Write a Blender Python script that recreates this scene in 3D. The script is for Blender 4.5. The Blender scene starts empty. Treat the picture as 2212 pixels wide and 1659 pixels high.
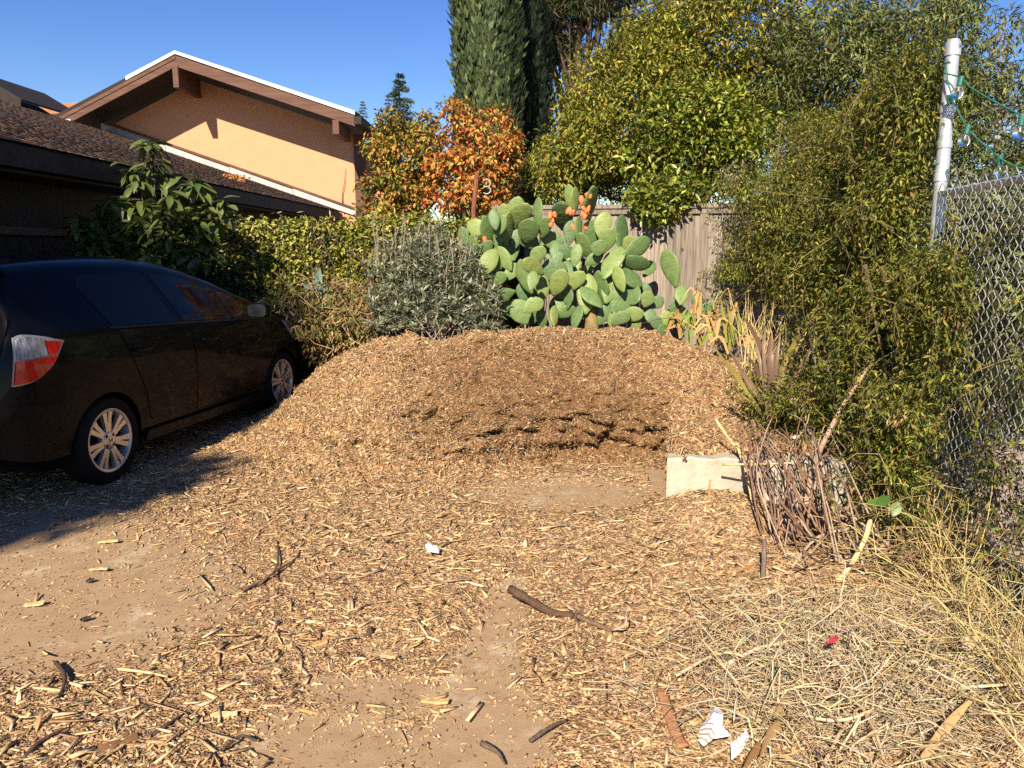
import bpy, bmesh, math, random
import numpy as np
from mathutils import Vector, Matrix, Euler

random.seed(11)
R = np.random.default_rng(11)
SC = bpy.context.scene
COL = SC.collection
rad = math.radians

# ---------------------------------------------------------------- camera, sky, sun, exposure
CAM_H, PITCH, LENS = 1.60, rad(9.7), 28.0
cam_d = bpy.data.cameras.new('camera'); cam = bpy.data.objects.new('camera', cam_d); COL.objects.link(cam)
cam.location = (0, 0, CAM_H); cam.rotation_euler = (math.pi/2 - PITCH, 0, 0)
cam_d.lens = LENS; cam_d.sensor_width = 36.0; cam_d.clip_start = 0.05; cam_d.clip_end = 2000
SC.camera = cam

SUN_HEAD, SUN_EL = rad(15.0), rad(35.0)          # light travels towards this heading (from +y to +x)
world = bpy.data.worlds.new('World'); SC.world = world; world.use_nodes = True
nt = world.node_tree; nt.nodes.clear()
sky = nt.nodes.new('ShaderNodeTexSky'); sky.sky_type = 'NISHITA'; sky.sun_disc = False
sky.sun_elevation = SUN_EL; sky.sun_rotation = math.pi + SUN_HEAD
sky.air_density = 1.0; sky.dust_density = 0.1; sky.ozone_density = 3.0; sky.altitude = 50
bg = nt.nodes.new('ShaderNodeBackground'); bg.inputs['Strength'].default_value = 0.08
wo = nt.nodes.new('ShaderNodeOutputWorld')
hs_ = nt.nodes.new('ShaderNodeHueSaturation'); hs_.inputs['Saturation'].default_value = 1.3; hs_.inputs['Hue'].default_value = .518; hs_.inputs['Value'].default_value = .90; nt.links.new(sky.outputs[0], hs_.inputs['Color']); nt.links.new(hs_.outputs[0], bg.inputs[0]); nt.links.new(bg.outputs[0], wo.inputs[0])
sd = bpy.data.lights.new('sun', 'SUN'); sd.energy = 5.0; sd.angle = rad(0.53); sd.color = (1.0, 0.885, 0.70)
sun = bpy.data.objects.new('sun', sd); COL.objects.link(sun)
sdir = Vector((math.sin(SUN_HEAD)*math.cos(SUN_EL), math.cos(SUN_HEAD)*math.cos(SUN_EL), -math.sin(SUN_EL)))
sun.rotation_euler = sdir.to_track_quat('-Z', 'Y').to_euler(); sun.location = (-5, -15, 14)
vs = SC.view_settings
vs.view_transform = 'Standard'; vs.look = 'None'; vs.exposure = 0.98; vs.gamma = 1.0; vs.use_curve_mapping = False
SC.render.engine = 'CYCLES'
cy = SC.cycles
cy.max_bounces = 8; cy.diffuse_bounces = 5; cy.glossy_bounces = 3; cy.transmission_bounces = 6; cy.transparent_max_bounces = 8
cy.use_denoising = False

# ---------------------------------------------------------------- measuring helpers (survey of the place)
FX = LENS/36*2212
def ray(px, py):
    r = (px-1106)/FX; u = (829.5-py)/FX
    return np.array([r, math.cos(PITCH)+u*math.sin(PITCH), -math.sin(PITCH)+u*math.cos(PITCH)])
def at(px, py, Y):
    d = ray(px, py); return np.array([d[0]/d[1]*Y, Y, CAM_H + d[2]/d[1]*Y])
def gr(px, py, z=0.0):
    d = ray(px, py); t = (z-CAM_H)/d[2]; return np.array([d[0]*t, d[1]*t, z])

# ---------------------------------------------------------------- noise
def _h(ix, iy, iz, seed):
    n = (ix.astype(np.int64)*374761393 + iy.astype(np.int64)*668265263 + iz.astype(np.int64)*2147483647 + seed*1274126177) & 0xffffffff
    n = ((n ^ (n >> 13))*1274126177) & 0xffffffff
    n = n ^ (n >> 16)
    return (n & 0xffffff)/float(0xffffff)
def vnoise(p, seed=0):
    p = np.asarray(p, float); f = np.floor(p); i = f.astype(np.int64); t = p-f; t = t*t*(3-2*t)
    out = 0
    for a in (0, 1):
        wa = t[..., 0] if a else 1-t[..., 0]
        for b in (0, 1):
            wb = t[..., 1] if b else 1-t[..., 1]
            for c in (0, 1):
                wc = t[..., 2] if c else 1-t[..., 2]
                out = out + wa*wb*wc*_h(i[..., 0]+a, i[..., 1]+b, i[..., 2]+c, seed)
    return out
def fbm(p, octv=4, seed=0):
    p = np.asarray(p, float); s = 0; a = .5; tot = 0
    for o in range(octv):
        s = s + a*vnoise(p*(2.03**o), seed+o*17); tot += a; a *= .5
    return s/tot
def p2(x, y, s=1.0): return np.stack([x*s, y*s, np.zeros_like(x)+.37], -1)
def sstep(a, b, x):
    t = np.clip((x-a)/(b-a), 0, 1); return t*t*(3-2*t)

# ---------------------------------------------------------------- object helpers
def tag(o, label=None, cat=None, group=None, kind=None):
    if label: o['label'] = label
    if cat: o['category'] = cat
    if group: o['group'] = group
    if kind: o['kind'] = kind
    return o
def empty(name, loc=(0, 0, 0), rz=0.0, label=None, cat=None, group=None):
    o = bpy.data.objects.new(name, None); COL.objects.link(o); o.location = [float(v) for v in loc]; o.rotation_euler = (0, 0, rz)
    o.empty_display_size = .1
    return tag(o, label, cat, group)
def link(name, me, parent=None, matrix=None):
    o = bpy.data.objects.new(name, me); COL.objects.link(o)
    if parent is not None:
        o.parent = parent
    if matrix is not None: o.matrix_local = matrix
    return o
def raw_mesh(name, V, F, mat=None, col=None, smooth=False):
    """V (n,3); F (m,k) uniform faces, or list of index lists"""
    V = np.asarray(V, np.float32).reshape(-1, 3)
    me = bpy.data.meshes.new(name)
    if isinstance(F, np.ndarray):
        m, k = F.shape
        me.vertices.add(len(V)); me.vertices.foreach_set('co', V.ravel())
        me.loops.add(m*k); me.loops.foreach_set('vertex_index', F.astype(np.int32).ravel())
        me.polygons.add(m); me.polygons.foreach_set('loop_start', np.arange(0, m*k, k, dtype=np.int32))
        me.polygons.foreach_set('loop_total', np.full(m, k, np.int32))
        me.update(calc_edges=True)
    else:
        me.from_pydata([tuple(map(float, v)) for v in V], [], F); me.update()
    if col is not None:
        a = me.attributes.new('Col', 'FLOAT_COLOR', 'POINT')
        c = np.ones((len(V), 4), np.float32); c[:, :3] = col
        a.data.foreach_set('color', c.ravel())
    if smooth: me.polygons.foreach_set('use_smooth', np.ones(len(me.polygons), bool))
    if mat: me.materials.append(mat)
    return me
def put(name, V, F, mat, parent=None, col=None, smooth=False, loc=None):
    V = np.asarray(V, float).reshape(-1, 3)
    if parent is not None: V = V - np.array(parent.location)          # parents are unrotated Empties unless told otherwise
    return link(name, raw_mesh(name, V, F, mat, col, smooth), parent)

class MB:
    """collects boxes, prisms and tubes into one mesh"""
    def __init__(s): s.v = []; s.f = []; s.n = 0
    def add(s, V, F):
        V = np.asarray(V, float).reshape(-1, 3); s.v.append(V)
        s.f += [[int(i)+s.n for i in f] for f in F]; s.n += len(V)
    def box(s, a, b):
        x0, y0, z0 = a; x1, y1, z1 = b
        s.add([(x0,y0,z0),(x1,y0,z0),(x1,y1,z0),(x0,y1,z0),(x0,y0,z1),(x1,y0,z1),(x1,y1,z1),(x0,y1,z1)],
              [(0,3,2,1),(4,5,6,7),(0,1,5,4),(1,2,6,5),(2,3,7,6),(3,0,4,7)])
    def beam(s, p, q, w, h, up=(0, 0, 1)):
        p = np.array(p, float); q = np.array(q, float); d = (q-p)/np.linalg.norm(q-p)
        sx = np.cross(d, up); sx /= np.linalg.norm(sx); u = np.cross(sx, d)
        V = [c + sx*a*w/2 + u*b*h/2 for c in (p, q) for a, b in ((-1,-1),(1,-1),(1,1),(-1,1))]
        s.add(V, [(0,1,2,3),(7,6,5,4),(0,4,5,1),(1,5,6,2),(2,6,7,3),(3,7,4,0)])
    def prism(s, poly, vec):
        n = len(poly); P = np.array(poly, float); Q = P + np.array(vec, float)
        s.add(np.vstack([P, Q]), [list(range(n))[::-1], list(range(n, 2*n))] + [(i, (i+1) % n, n+(i+1) % n, n+i) for i in range(n)])
    def tube(s, pts, rads, k=6, cap=True):
        V, F = tube_arrays(pts, rads, k, cap); s.add(V, F)
    def lathe(s, prof, k=24, M=None):
        """profile (r, z) about z"""
        prof = np.array(prof, float); n = len(prof); a = np.linspace(0, 2*math.pi, k, endpoint=False)
        V = np.stack([np.outer(prof[:, 0], np.cos(a)), np.outer(prof[:, 0], np.sin(a)), np.outer(prof[:, 1], np.ones(k))], -1).reshape(-1, 3)
        if M is not None: V = V @ np.array(M.to_3x3()).T + np.array(M.translation)
        F = [(i*k+j, i*k+(j+1) % k, (i+1)*k+(j+1) % k, (i+1)*k+j) for i in range(n-1) for j in range(k)]
        s.add(V, F)
    def arr(s): return np.vstack(s.v), s.f
    def build(s, name, mat, parent=None, smooth=False, bevel=0, auto=None):
        V, F = s.arr(); o = put(name, V, F, mat, parent, smooth=smooth)
        if bevel:
            m = o.modifiers.new('bevel', 'BEVEL'); m.width = bevel; m.segments = 2; m.limit_method = 'ANGLE'
        if auto is not None: o.data.shade_smooth() if hasattr(o.data, 'shade_smooth') else None; o.data.set_sharp_from_angle(angle=rad(auto))
        return o
def tube_arrays(pts, rads, k=6, cap=True):
    P = np.array(pts, float); n = len(P); rads = np.broadcast_to(np.array(rads, float), (n,))
    T = np.gradient(P, axis=0); T /= np.linalg.norm(T, axis=1)[:, None]+1e-9
    ref = np.array([0, 0, 1.0]) if abs(T[0][2]) < .9 else np.array([1.0, 0, 0])
    a = np.linspace(0, 2*math.pi, k, endpoint=False); V = []
    u = np.cross(T[0], ref); u /= np.linalg.norm(u)
    for i in range(n):
        u = u - T[i]*np.dot(u, T[i]); u /= np.linalg.norm(u)+1e-9; w = np.cross(T[i], u)
        V.append(P[i] + rads[i]*(np.outer(np.cos(a), u)+np.outer(np.sin(a), w)))
    V = np.vstack(V)
    F = [(i*k+j, i*k+(j+1) % k, (i+1)*k+(j+1) % k, (i+1)*k+j) for i in range(n-1) for j in range(k)]
    if cap: F += [tuple(range(k))[::-1], tuple(range((n-1)*k, n*k))]
    return V, F
def spline(pts, n):
    """Catmull-Rom through pts, n samples"""
    P = np.array(pts, float); m = len(P)
    if m == 2: t = np.linspace(0, 1, n)[:, None]; return P[0]*(1-t)+P[1]*t
    Q = np.vstack([2*P[0]-P[1], P, 2*P[-1]-P[-2]]); out = []
    for t in np.linspace(0, m-1-1e-9, n):
        i = int(t); f = t-i; a, b, c, d = Q[i:i+4]
        out.append(.5*((2*b)+(-a+c)*f+(2*a-5*b+4*c-d)*f*f+(-a+3*b-3*c+d)*f**3))
    return np.array(out)
def unit(v): return v/(np.linalg.norm(v, axis=-1, keepdims=True)+1e-9)
def rdir(n):
    return unit(R.normal(size=(n, 3)))

# ---------------------------------------------------------------- materials
def nodes(name):
    m = bpy.data.materials.new(name); m.use_nodes = True; t = m.node_tree; t.nodes.clear()
    o = t.nodes.new('ShaderNodeOutputMaterial'); b = t.nodes.new('ShaderNodeBsdfPrincipled')
    t.links.new(b.outputs[0], o.inputs[0]); return m, t, b, o
def setp(b, **k):
    for a, v in k.items():
        b.inputs[a.replace('_', ' ')].default_value = v
def rgba(c): return (c[0], c[1], c[2], 1)
def pmat(name, c1, c2=None, scale=8, rough=.7, bump=.0, bscale=None, metallic=0, spec=.3, stretch=(1, 1, 1), detail=6, lo=.35, hi=.68, c3=None, s3=2.0):
    m, t, b, o = nodes(name); setp(b, Roughness=rough, Metallic=metallic); b.inputs['Specular IOR Level'].default_value = spec
    tc = t.nodes.new('ShaderNodeTexCoord'); mp = t.nodes.new('ShaderNodeMapping'); mp.inputs['Scale'].default_value = stretch
    t.links.new(tc.outputs['Object'], mp.inputs[0])
    n = t.nodes.new('ShaderNodeTexNoise'); n.inputs['Scale'].default_value = scale; n.inputs['Detail'].default_value = detail; n.inputs['Roughness'].default_value = .62
    t.links.new(mp.outputs[0], n.inputs['Vector'])
    cr = t.nodes.new('ShaderNodeValToRGB'); cr.color_ramp.elements[0].position = lo; cr.color_ramp.elements[1].position = hi
    cr.color_ramp.elements[0].color = rgba(c1); cr.color_ramp.elements[1].color = rgba(c2 or c1)
    t.links.new(n.outputs['Fac'], cr.inputs[0]); out = cr.outputs[0]
    if c3:
        n3 = t.nodes.new('ShaderNodeTexNoise'); n3.inputs['Scale'].default_value = s3; n3.inputs['Detail'].default_value = 5
        t.links.new(mp.outputs[0], n3.inputs['Vector'])
        r3 = t.nodes.new('ShaderNodeValToRGB'); r3.color_ramp.elements[0].position = .48; r3.color_ramp.elements[1].position = .62
        t.links.new(n3.outputs['Fac'], r3.inputs[0])
        mx = t.nodes.new('ShaderNodeMix'); mx.data_type = 'RGBA'; mx.inputs[7].default_value = rgba(c3)
        t.links.new(r3.outputs[0], mx.inputs[0]); t.links.new(out, mx.inputs[6]); out = mx.outputs[2]
    t.links.new(out, b.inputs['Base Color'])
    if bump:
        nb = t.nodes.new('ShaderNodeTexNoise'); nb.inputs['Scale'].default_value = bscale or scale*4; nb.inputs['Detail'].default_value = 5
        t.links.new(mp.outputs[0], nb.inputs['Vector'])
        bp = t.nodes.new('ShaderNodeBump'); bp.inputs['Strength'].default_value = bump; bp.inputs['Distance'].default_value = .02
        t.links.new(nb.outputs['Fac'], bp.inputs['Height']); t.links.new(bp.outputs[0], b.inputs['Normal'])
    return m
def colmat(name, rough=.6, transl=0.0, spec=.3, bump=0, bscale=60, grain=0.0):
    """base colour from the Col attribute (the piece's own colour)"""
    m, t, b, o = nodes(name); setp(b, Roughness=rough); b.inputs['Specular IOR Level'].default_value = spec
    a = t.nodes.new('ShaderNodeAttribute'); a.attribute_name = 'Col'; c = a.outputs['Color']
    if grain or bump:
        tc = t.nodes.new('ShaderNodeTexCoord'); n = t.nodes.new('ShaderNodeTexNoise'); n.inputs['Scale'].default_value = bscale; n.inputs['Detail'].default_value = 4
        t.links.new(tc.outputs['Object'], n.inputs['Vector'])
        if grain:
            mr = t.nodes.new('ShaderNodeMapRange'); mr.inputs[1].default_value = .3; mr.inputs[2].default_value = .7; mr.inputs[3].default_value = 1-grain; mr.inputs[4].default_value = 1+grain
            t.links.new(n.outputs['Fac'], mr.inputs[0])
            mx = t.nodes.new('ShaderNodeMix'); mx.data_type = 'RGBA'; mx.blend_type = 'MULTIPLY'; mx.inputs[0].default_value = 1
            t.links.new(c, mx.inputs[6]); t.links.new(mr.outputs[0], mx.inputs[7]); c = mx.outputs[2]
        if bump:
            bp = t.nodes.new('ShaderNodeBump'); bp.inputs['Strength'].default_value = bump; bp.inputs['Distance'].default_value = .01
            t.links.new(n.outputs['Fac'], bp.inputs['Height']); t.links.new(bp.outputs[0], b.inputs['Normal'])
    t.links.new(c, b.inputs['Base Color'])
    if transl:
        tr = t.nodes.new('ShaderNodeBsdfTranslucent'); ms = t.nodes.new('ShaderNodeMixShader'); ms.inputs[0].default_value = transl
        t.links.new(c, tr.inputs[0]); t.links.new(b.outputs[0], ms.inputs[1]); t.links.new(tr.outputs[0], ms.inputs[2]); t.links.new(ms.outputs[0], o.inputs[0])
    return m

# ---------------------------------------------------------------- foliage
def jitcol(n, palette, w=None, dv=.18, dh=.06):
    pal = np.array(palette, float); i = R.choice(len(pal), n, p=None if w is None else np.array(w)/np.sum(w))
    c = pal[i]*(1+R.normal(0, dv, (n, 1)))*(1+R.normal(0, dh, (n, 3)))
    return np.clip(c, .004, .9)
def leaves(pos, axis, nrm, L, W, fold=.18, droop=.15):
    """5 verts, 4 triangles per leaf"""
    n = len(pos); axis = unit(axis); s = unit(np.cross(axis, nrm)); u = unit(np.cross(s, axis))
    L = np.broadcast_to(L, (n,))[:, None]; W = np.broadcast_to(W, (n,))[:, None]
    b = pos; m = pos+axis*L*.45-u*W*fold; l = pos+axis*L*.42-s*W*.5+u*W*fold; r = pos+axis*L*.42+s*W*.5+u*W*fold; t = pos+axis*L-u*L*droop
    V = np.stack([b, l, m, r, t], 1).reshape(-1, 3)
    F = (np.array([(0, 3, 2), (0, 2, 1), (2, 3, 4), (2, 4, 1)])[None] + (np.arange(n)*5)[:, None, None]).reshape(-1, 3)
    return V, F
def diamonds(pos, axis, nrm, L, W):
    n = len(pos); axis = unit(axis); s = unit(np.cross(axis, nrm)); L = np.broadcast_to(L, (n,))[:, None]; W = np.broadcast_to(W, (n,))[:, None]
    V = np.stack([pos, pos+axis*L*.5-s*W*.5, pos+axis*L, pos+axis*L*.5+s*W*.5], 1).reshape(-1, 3)
    return V, np.arange(n*4).reshape(-1, 4)
def clump_leaves(C, rr, n, L, W, palette, w=None, droop=.15, fold=.18, hang=.2, shell=.55, dv=.18, cl_dv=.22, squash=.8):
    """leaves spread through clumps with centres C and radii rr"""
    C = np.asarray(C, float); rr = np.asarray(rr, float)
    i = R.choice(len(C), n, p=rr**2/np.sum(rr**2)); d = rdir(n)
    rad_ = rr[i]*(shell+(1-shell)*R.random(n))*(1+.12*R.normal(size=n))
    pos = C[i]+d*rad_[:, None]*np.array([1, 1, squash])
    ax = unit(d*.7+rdir(n)*.8+np.array([0, 0, -hang])); nr = unit(d*.6+np.array([0, 0, .7])+rdir(n)*.55)
    col = jitcol(n, palette, w, dv)*(1+R.normal(0, cl_dv, len(C)))[i][:, None]
    col = np.clip(col, .004, .9)
    Ls = L*(.65+.6*R.random(n)); V, F = leaves(pos, ax, nr, Ls, Ls*(W/L), fold, droop)
    return V, F, np.repeat(col, 5, 0)
def limb_tree(base, top, ends, r0, mat, parent, name='trunk', k=7, wob=.06):
    mb = MB(); base = np.array(base, float); top = np.array(top, float)
    tp = spline([base, base*.6+top*.4+R.normal(0, wob, 3), top], 10)
    mb.tube(tp, np.linspace(r0, r0*.4, 10), k)
    for e in ends:
        s = tp[R.integers(3, 9)]; e = np.array(e, float); mid = s*.5+e*.5+R.normal(0, wob, 3)+np.array([0, 0, .05])
        mb.tube(spline([s, mid, e], 6), np.linspace(r0*.35, r0*.06, 6), 5)
    return mb.build(name, mat, parent, smooth=True)

# ================================================================ materials used in several places
M_leaf = colmat('foliage', .55, .28, .25)
M_gloss = colmat('glossy_foliage', .34, .22, .42)
M_dry = colmat('dry_straw', .75, .18, .2, grain=.2, bscale=40)
M_chip = colmat('wood_chip', .8, .0, .2, bump=.3, bscale=90, grain=.22)
M_stick = colmat('stick_bark', .8, 0, .25, bump=.5, bscale=70, grain=.3)
M_bark = pmat('bark', (.05, .035, .025), (.14, .10, .07), 14, .9, .8, stretch=(1, 1, .25))

# ================================================================ ground
def mat_soil():
    return pmat('soil', (.16, .11, .07), (.30, .21, .13), 2.2, .95, .5, 30, c3=(.36, .30, .22), s3=.6)
n = 36; V = []; F = []
g = MB(); E = 400
xs = np.concatenate([[-E, -60, -20], np.linspace(-8, 8, 33), [20, 60, E]]); ys = np.concatenate([[-E, -60, -20], np.linspace(-6, 14, 41), [30, 80, E]])
X, Y = np.meshgrid(xs, ys, indexing='ij'); Z = -.07 + .0*X
nx, ny = X.shape
idx = np.arange(nx*ny).reshape(nx, ny)
quad = lambda ix: np.stack([ix[:-1, :-1], ix[1:, :-1], ix[1:, 1:], ix[:-1, 1:]], -1).reshape(-1, 4)
soil = put('ground', np.stack([X, Y, Z], -1), quad(idx), mat_soil(), smooth=True); tag(soil, 'bare brown earth lying under and round the driveway', kind='structure')
# concrete driveway, two slabs with a joint between
def mat_concrete():
    m, t, b, o = nodes('dusty_concrete'); setp(b, Roughness=.9); b.inputs['Specular IOR Level'].default_value = .2
    tc = t.nodes.new('ShaderNodeTexCoord')
    def nz(scale, det=6, rough=.6):
        q = t.nodes.new('ShaderNodeTexNoise'); q.inputs['Scale'].default_value = scale; q.inputs['Detail'].default_value = det; q.inputs['Roughness'].default_value = rough
        t.links.new(tc.outputs['Object'], q.inputs['Vector']); return q.outputs['Fac']
    def ramp(f, p0, c0, p1, c1):
        r = t.nodes.new('ShaderNodeValToRGB'); r.color_ramp.elements[0].position = p0; r.color_ramp.elements[1].position = p1
        r.color_ramp.elements[0].color = rgba(c0); r.color_ramp.elements[1].color = rgba(c1); t.links.new(f, r.inputs[0]); return r.outputs[0]
    def mix(f, a, c):
        x = t.nodes.new('ShaderNodeMix'); x.data_type = 'RGBA'; t.links.new(f, x.inputs[0]); t.links.new(a, x.inputs[6]); t.links.new(c, x.inputs[7]); return x.outputs[2]
    dust = ramp(nz(9, 8), .3, (.295, .192, .108), .7, (.385, .262, .152))
    conc = ramp(nz(26, 6), .3, (.42, .335, .22), .7, (.54, .44, .30))
    f = ramp(nz(1.3, 14, .76), .535, (0, 0, 0), .60, (.85, .85, .85))
    fine = ramp(nz(160, 3), .55, (0, 0, 0), .72, (1, 1, 1))
    crumbs = ramp(nz(60, 3), .3, (.17, .10, .06), .7, (.56, .40, .24))
    c = mix(f, dust, conc)
    mm = t.nodes.new('ShaderNodeMath'); mm.operation = 'MULTIPLY'; mm.inputs[1].default_value = .62; t.links.new(fine, mm.inputs[0])
    c = mix(mm.outputs[0], c, crumbs); t.links.new(c, b.inputs['Base Color'])
    bp = t.nodes.new('ShaderNodeBump'); bp.inputs['Strength'].default_value = .5; bp.inputs['Distance'].default_value = .006
    t.links.new(nz(150, 4), bp.inputs['Height']); t.links.new(bp.outputs[0], b.inputs['Normal']); return m
M_conc = mat_concrete()
d = MB(); hd = np.array([math.sin(rad(11)), math.cos(rad(11))]); sd2 = np.array([hd[1], -hd[0]])
def lot(a, b, z): p = hd*a + sd2*b; return (p[0], p[1], z)     # a forward, b to the right along the lot
for a0, a1 in ((-4, 9.2),):
    for b0, b1 in ((-4.6, 1.12),):
        d.prism([lot(a0, b0, -.12), lot(a1, b0, -.12), lot(a1, b1, -.12), lot(a0, b1, -.12)][::-1], (0, 0, .12))
drive = d.build('driveway', M_conc); tag(drive, 'dusty pale concrete driveway slabs under the scattered chips', kind='structure')

# ================================================================ mulch: one heap surface, its chips, and the litter on the driveway
CH = [(.58, .40, .215), (.49, .32, .165), (.40, .25, .125), (.31, .185, .09), (.22, .13, .068), (.30, .22, .14), (.09, .058, .038), (.62, .47, .29), (.24, .23, .11)]
CW = [.26, .28, .22, .10, .045, .035, .018, .06, .012]
CWP = [.14, .23, .27, .18, .08, .04, .025, .04, .008]
XL = lambda y: .965 + .215*(y-4.8)                                   # the retaining wall's return, running back along the lot
def pile_H(x, y):
    hc = np.interp(x, [-2.7, -2.35, -2.1, -1.85, -1.6, -1.25, -.95, -.73, -.45, .0, .4, .8, 1.15, 1.45, 1.7, 1.95, 2.4, 3.4],
                   [-.05, .03, .17, .42, .60, .74, .76, .71, .79, .83, .85, .85, .83, .76, .68, .55, .47, .42])
    yt = np.interp(x, [-2.7, -2.3, -2.0, -1.6, -1.2, -.8, -.4, 0, .5, 1.0, 1.3], [6.7, 6.25, 5.75, 5.4, 5.2, 5.2, 5.35, 5.55, 5.72, 5.74, 5.7])
    s = (y-yt)/(7.2-yt)
    ss = np.clip(s, 0, 1)
    hl = np.interp(ss, [0, .12, .3, .5, .75, .9, 1], [0, .07, .27, .52, .84, .96, 1])
    hdg = np.interp(ss, [0, .05, .09, .12, .16, .20, .27, .45, .7, .88, 1], [0, .02, .06, .22, .325, .36, .40, .59, .83, .965, 1])
    wd = sstep(-.75, -.2, x)
    h = hc*(hl*(1-wd)+hdg*wd)
    h = np.where(s < 0, s*.15, h)
    h = np.where(y > 7.2, hc*np.interp(y, [7.2, 7.55, 8.2, 8.7], [1, 1.0, .72, .5]), h)
    bed = (.335 + .03*(y-4.8)*.5 + .02*np.sin(3*x+y))*sstep(0, .045, x-XL(y))*sstep(4.865, 4.90, y + (x-.965)*.215)
    return np.maximum(h, bed - .02)
NX, NY = 430, 400
gx = np.linspace(-2.75, 3.1, NX); gy = np.linspace(4.86-.46, 8.65, NY)
X, Y = np.meshgrid(gx, gy, indexing='ij'); H = pile_H(X, Y)
def grid_nrm(P):
    a = np.gradient(P, axis=0); b = np.gradient(P, axis=1); n = np.cross(a, b); return unit(n)
P = np.stack([X, Y, H], -1); N = grid_nrm(P)
lump = (fbm(p2(X, Y, 2.6), 3, 3)-.5)*.13 + (fbm(np.stack([X*9, Y*9, H*9], -1), 3, 5)-.5)*.13 + (fbm(np.stack([X*34, Y*34, H*34], -1), 2, 9)-.5)*.034
edge = sstep(-.06, .04, H)
P = P + N*(lump*edge)[..., None]
# undercut pockets in the dug face: the lower edge was shovelled away
def pocket(xa, xb, zc, th, depth, seed):
    global P
    zz = P[..., 2]; xx = P[..., 0]
    m = sstep(xa, xa+.12, xx)*(1-sstep(xb-.12, xb, xx))*(Y < 6.75)*sstep(.02, .05, zz)
    c = zc(xx) + (fbm(p2(xx, xx*0, 4), 3, seed)-.5)*.13; th = th*(.5+1.3*vnoise(p2(xx, xx*0, 11), seed+2))
    mk = sstep(.36, .58, fbm(p2(xx, zz*.6, 7.5), 2, seed+4))*m
    dy = depth*np.exp(-((zz-c)/th)**4)*mk - (.03+.07*vnoise(p2(xx, zz, 14), seed+6))*np.exp(-((zz-c-th*1.9)/.035)**2)*mk
    P[..., 1] += dy
pocket(-.75, .95, lambda x: .25-.05*x, .014, .09, 21)
pocket(-.25, 1.18, lambda x: .13+.0*x, .020, .10, 31)
pocket(.6, 1.22, lambda x: .19+.08*(x-.9), .026, .13, 41)
pocket(-1.5, -.8, lambda x: .16+.0*x, .02, .07, 51)
pocket(-1.1, -.4, lambda x: .33+.05*x, .018, .08, 61)
pocket(.3, 1.15, lambda x: .32-.03*x, .016, .08, 81)
pocket(-.9, -.3, lambda x: .10, .018, .07, 91)
# crumbling lower face: clumps push out and leave hollows between them
fm = sstep(-1.25, -.5, P[..., 0])*(1-sstep(XL(Y)-.06, XL(Y)+.03, P[..., 0]))*sstep(.03, .10, P[..., 2])*(1-sstep(.34, .62, P[..., 2]))*(Y < 7.0)
fm2 = sstep(.05, .2, P[..., 2])*(Y < 7.1)*.38*(1-sstep(1.0, 1.3, P[..., 0]))
q_ = np.stack([P[..., 0]*9, Y*3, P[..., 2]*26], -1); q2_ = np.stack([P[..., 0]*26, Y*8, P[..., 2]*60], -1)
P[..., 1] += np.maximum(fm, fm2)*((fbm(q_, 3, 101)-.5)*.22 + (fbm(q2_, 2, 103)-.5)*.10)
N = grid_nrm(P)
# drop cells under the driveway
idx = np.arange(NX*NY).reshape(NX, NY); Q = quad(idx)
keep = (P[..., 2].ravel()[Q].max(1) > -.012) & ((P[..., 0]-.165*(P[..., 1]-4.62)).ravel()[Q].mean(1) < 2.40) & ~((P[..., 0].ravel()[Q].mean(1) > XL(4.85)-.05) & ((P[..., 1].ravel()+.215*(P[..., 0].ravel()-.965))[Q].mean(1) < 4.875))
def mat_mulch(nm, damp):
    m, t, b, o = nodes(nm); setp(b, Roughness=.95); b.inputs['Specular IOR Level'].default_value = .1
    tc = t.nodes.new('ShaderNodeTexCoord')
    def tex(kind, scale, **k):
        q = t.nodes.new(kind); q.inputs['Scale'].default_value = scale
        t.links.new(tc.outputs['Object'], q.inputs['Vector']); return q
    v = tex('ShaderNodeTexVoronoi', 95); n1 = tex('ShaderNodeTexNoise', 5); n1.inputs['Detail'].default_value = 6
    r = t.nodes.new('ShaderNodeValToRGB'); e = r.color_ramp.elements; e[0].position = .1; e[0].color = (.22, .13, .07, 1); e[1].position = .95; e[1].color = (.50, .33, .18, 1)
    x = e.new(.55); x.color = (.34, .21, .115, 1)
    sp = t.nodes.new('ShaderNodeSeparateColor'); t.links.new(v.outputs['Color'], sp.inputs[0]); t.links.new(sp.outputs[0], r.inputs[0])
    r2 = t.nodes.new('ShaderNodeValToRGB'); r2.color_ramp.elements[0].position = .3; r2.color_ramp.elements[0].color = (.8, .76, .72, 1); r2.color_ramp.elements[1].position = .7; r2.color_ramp.elements[1].color = (1.1, 1.08, 1.05, 1)
    t.links.new(n1.outputs['Fac'], r2.inputs[0])
    mx = t.nodes.new('ShaderNodeMix'); mx.data_type = 'RGBA'; mx.blend_type = 'MULTIPLY'; mx.inputs[0].default_value = 1
    t.links.new(r.outputs[0], mx.inputs[6]); t.links.new(r2.outputs[0], mx.inputs[7]); cc = mx.outputs[2]
    if damp:
        at_ = t.nodes.new('ShaderNodeAttribute'); at_.attribute_name = 'Col'; m5 = t.nodes.new('ShaderNodeMix'); m5.data_type = 'RGBA'; m5.blend_type = 'MULTIPLY'; m5.inputs[0].default_value = 1
        t.links.new(cc, m5.inputs[6]); t.links.new(at_.outputs['Color'], m5.inputs[7]); cc = m5.outputs[2]
    t.links.new(cc, b.inputs['Base Color'])
    bp = t.nodes.new('ShaderNodeBump'); bp.inputs['Strength'].default_value = .9; bp.inputs['Distance'].default_value = .012
    t.links.new(v.outputs['Distance'], bp.inputs['Height']); t.links.new(bp.outputs[0], b.inputs['Normal'])
    return m
M_mulch = mat_mulch('mulch', False); M_damp = mat_mulch('damp_mulch', True)
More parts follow.
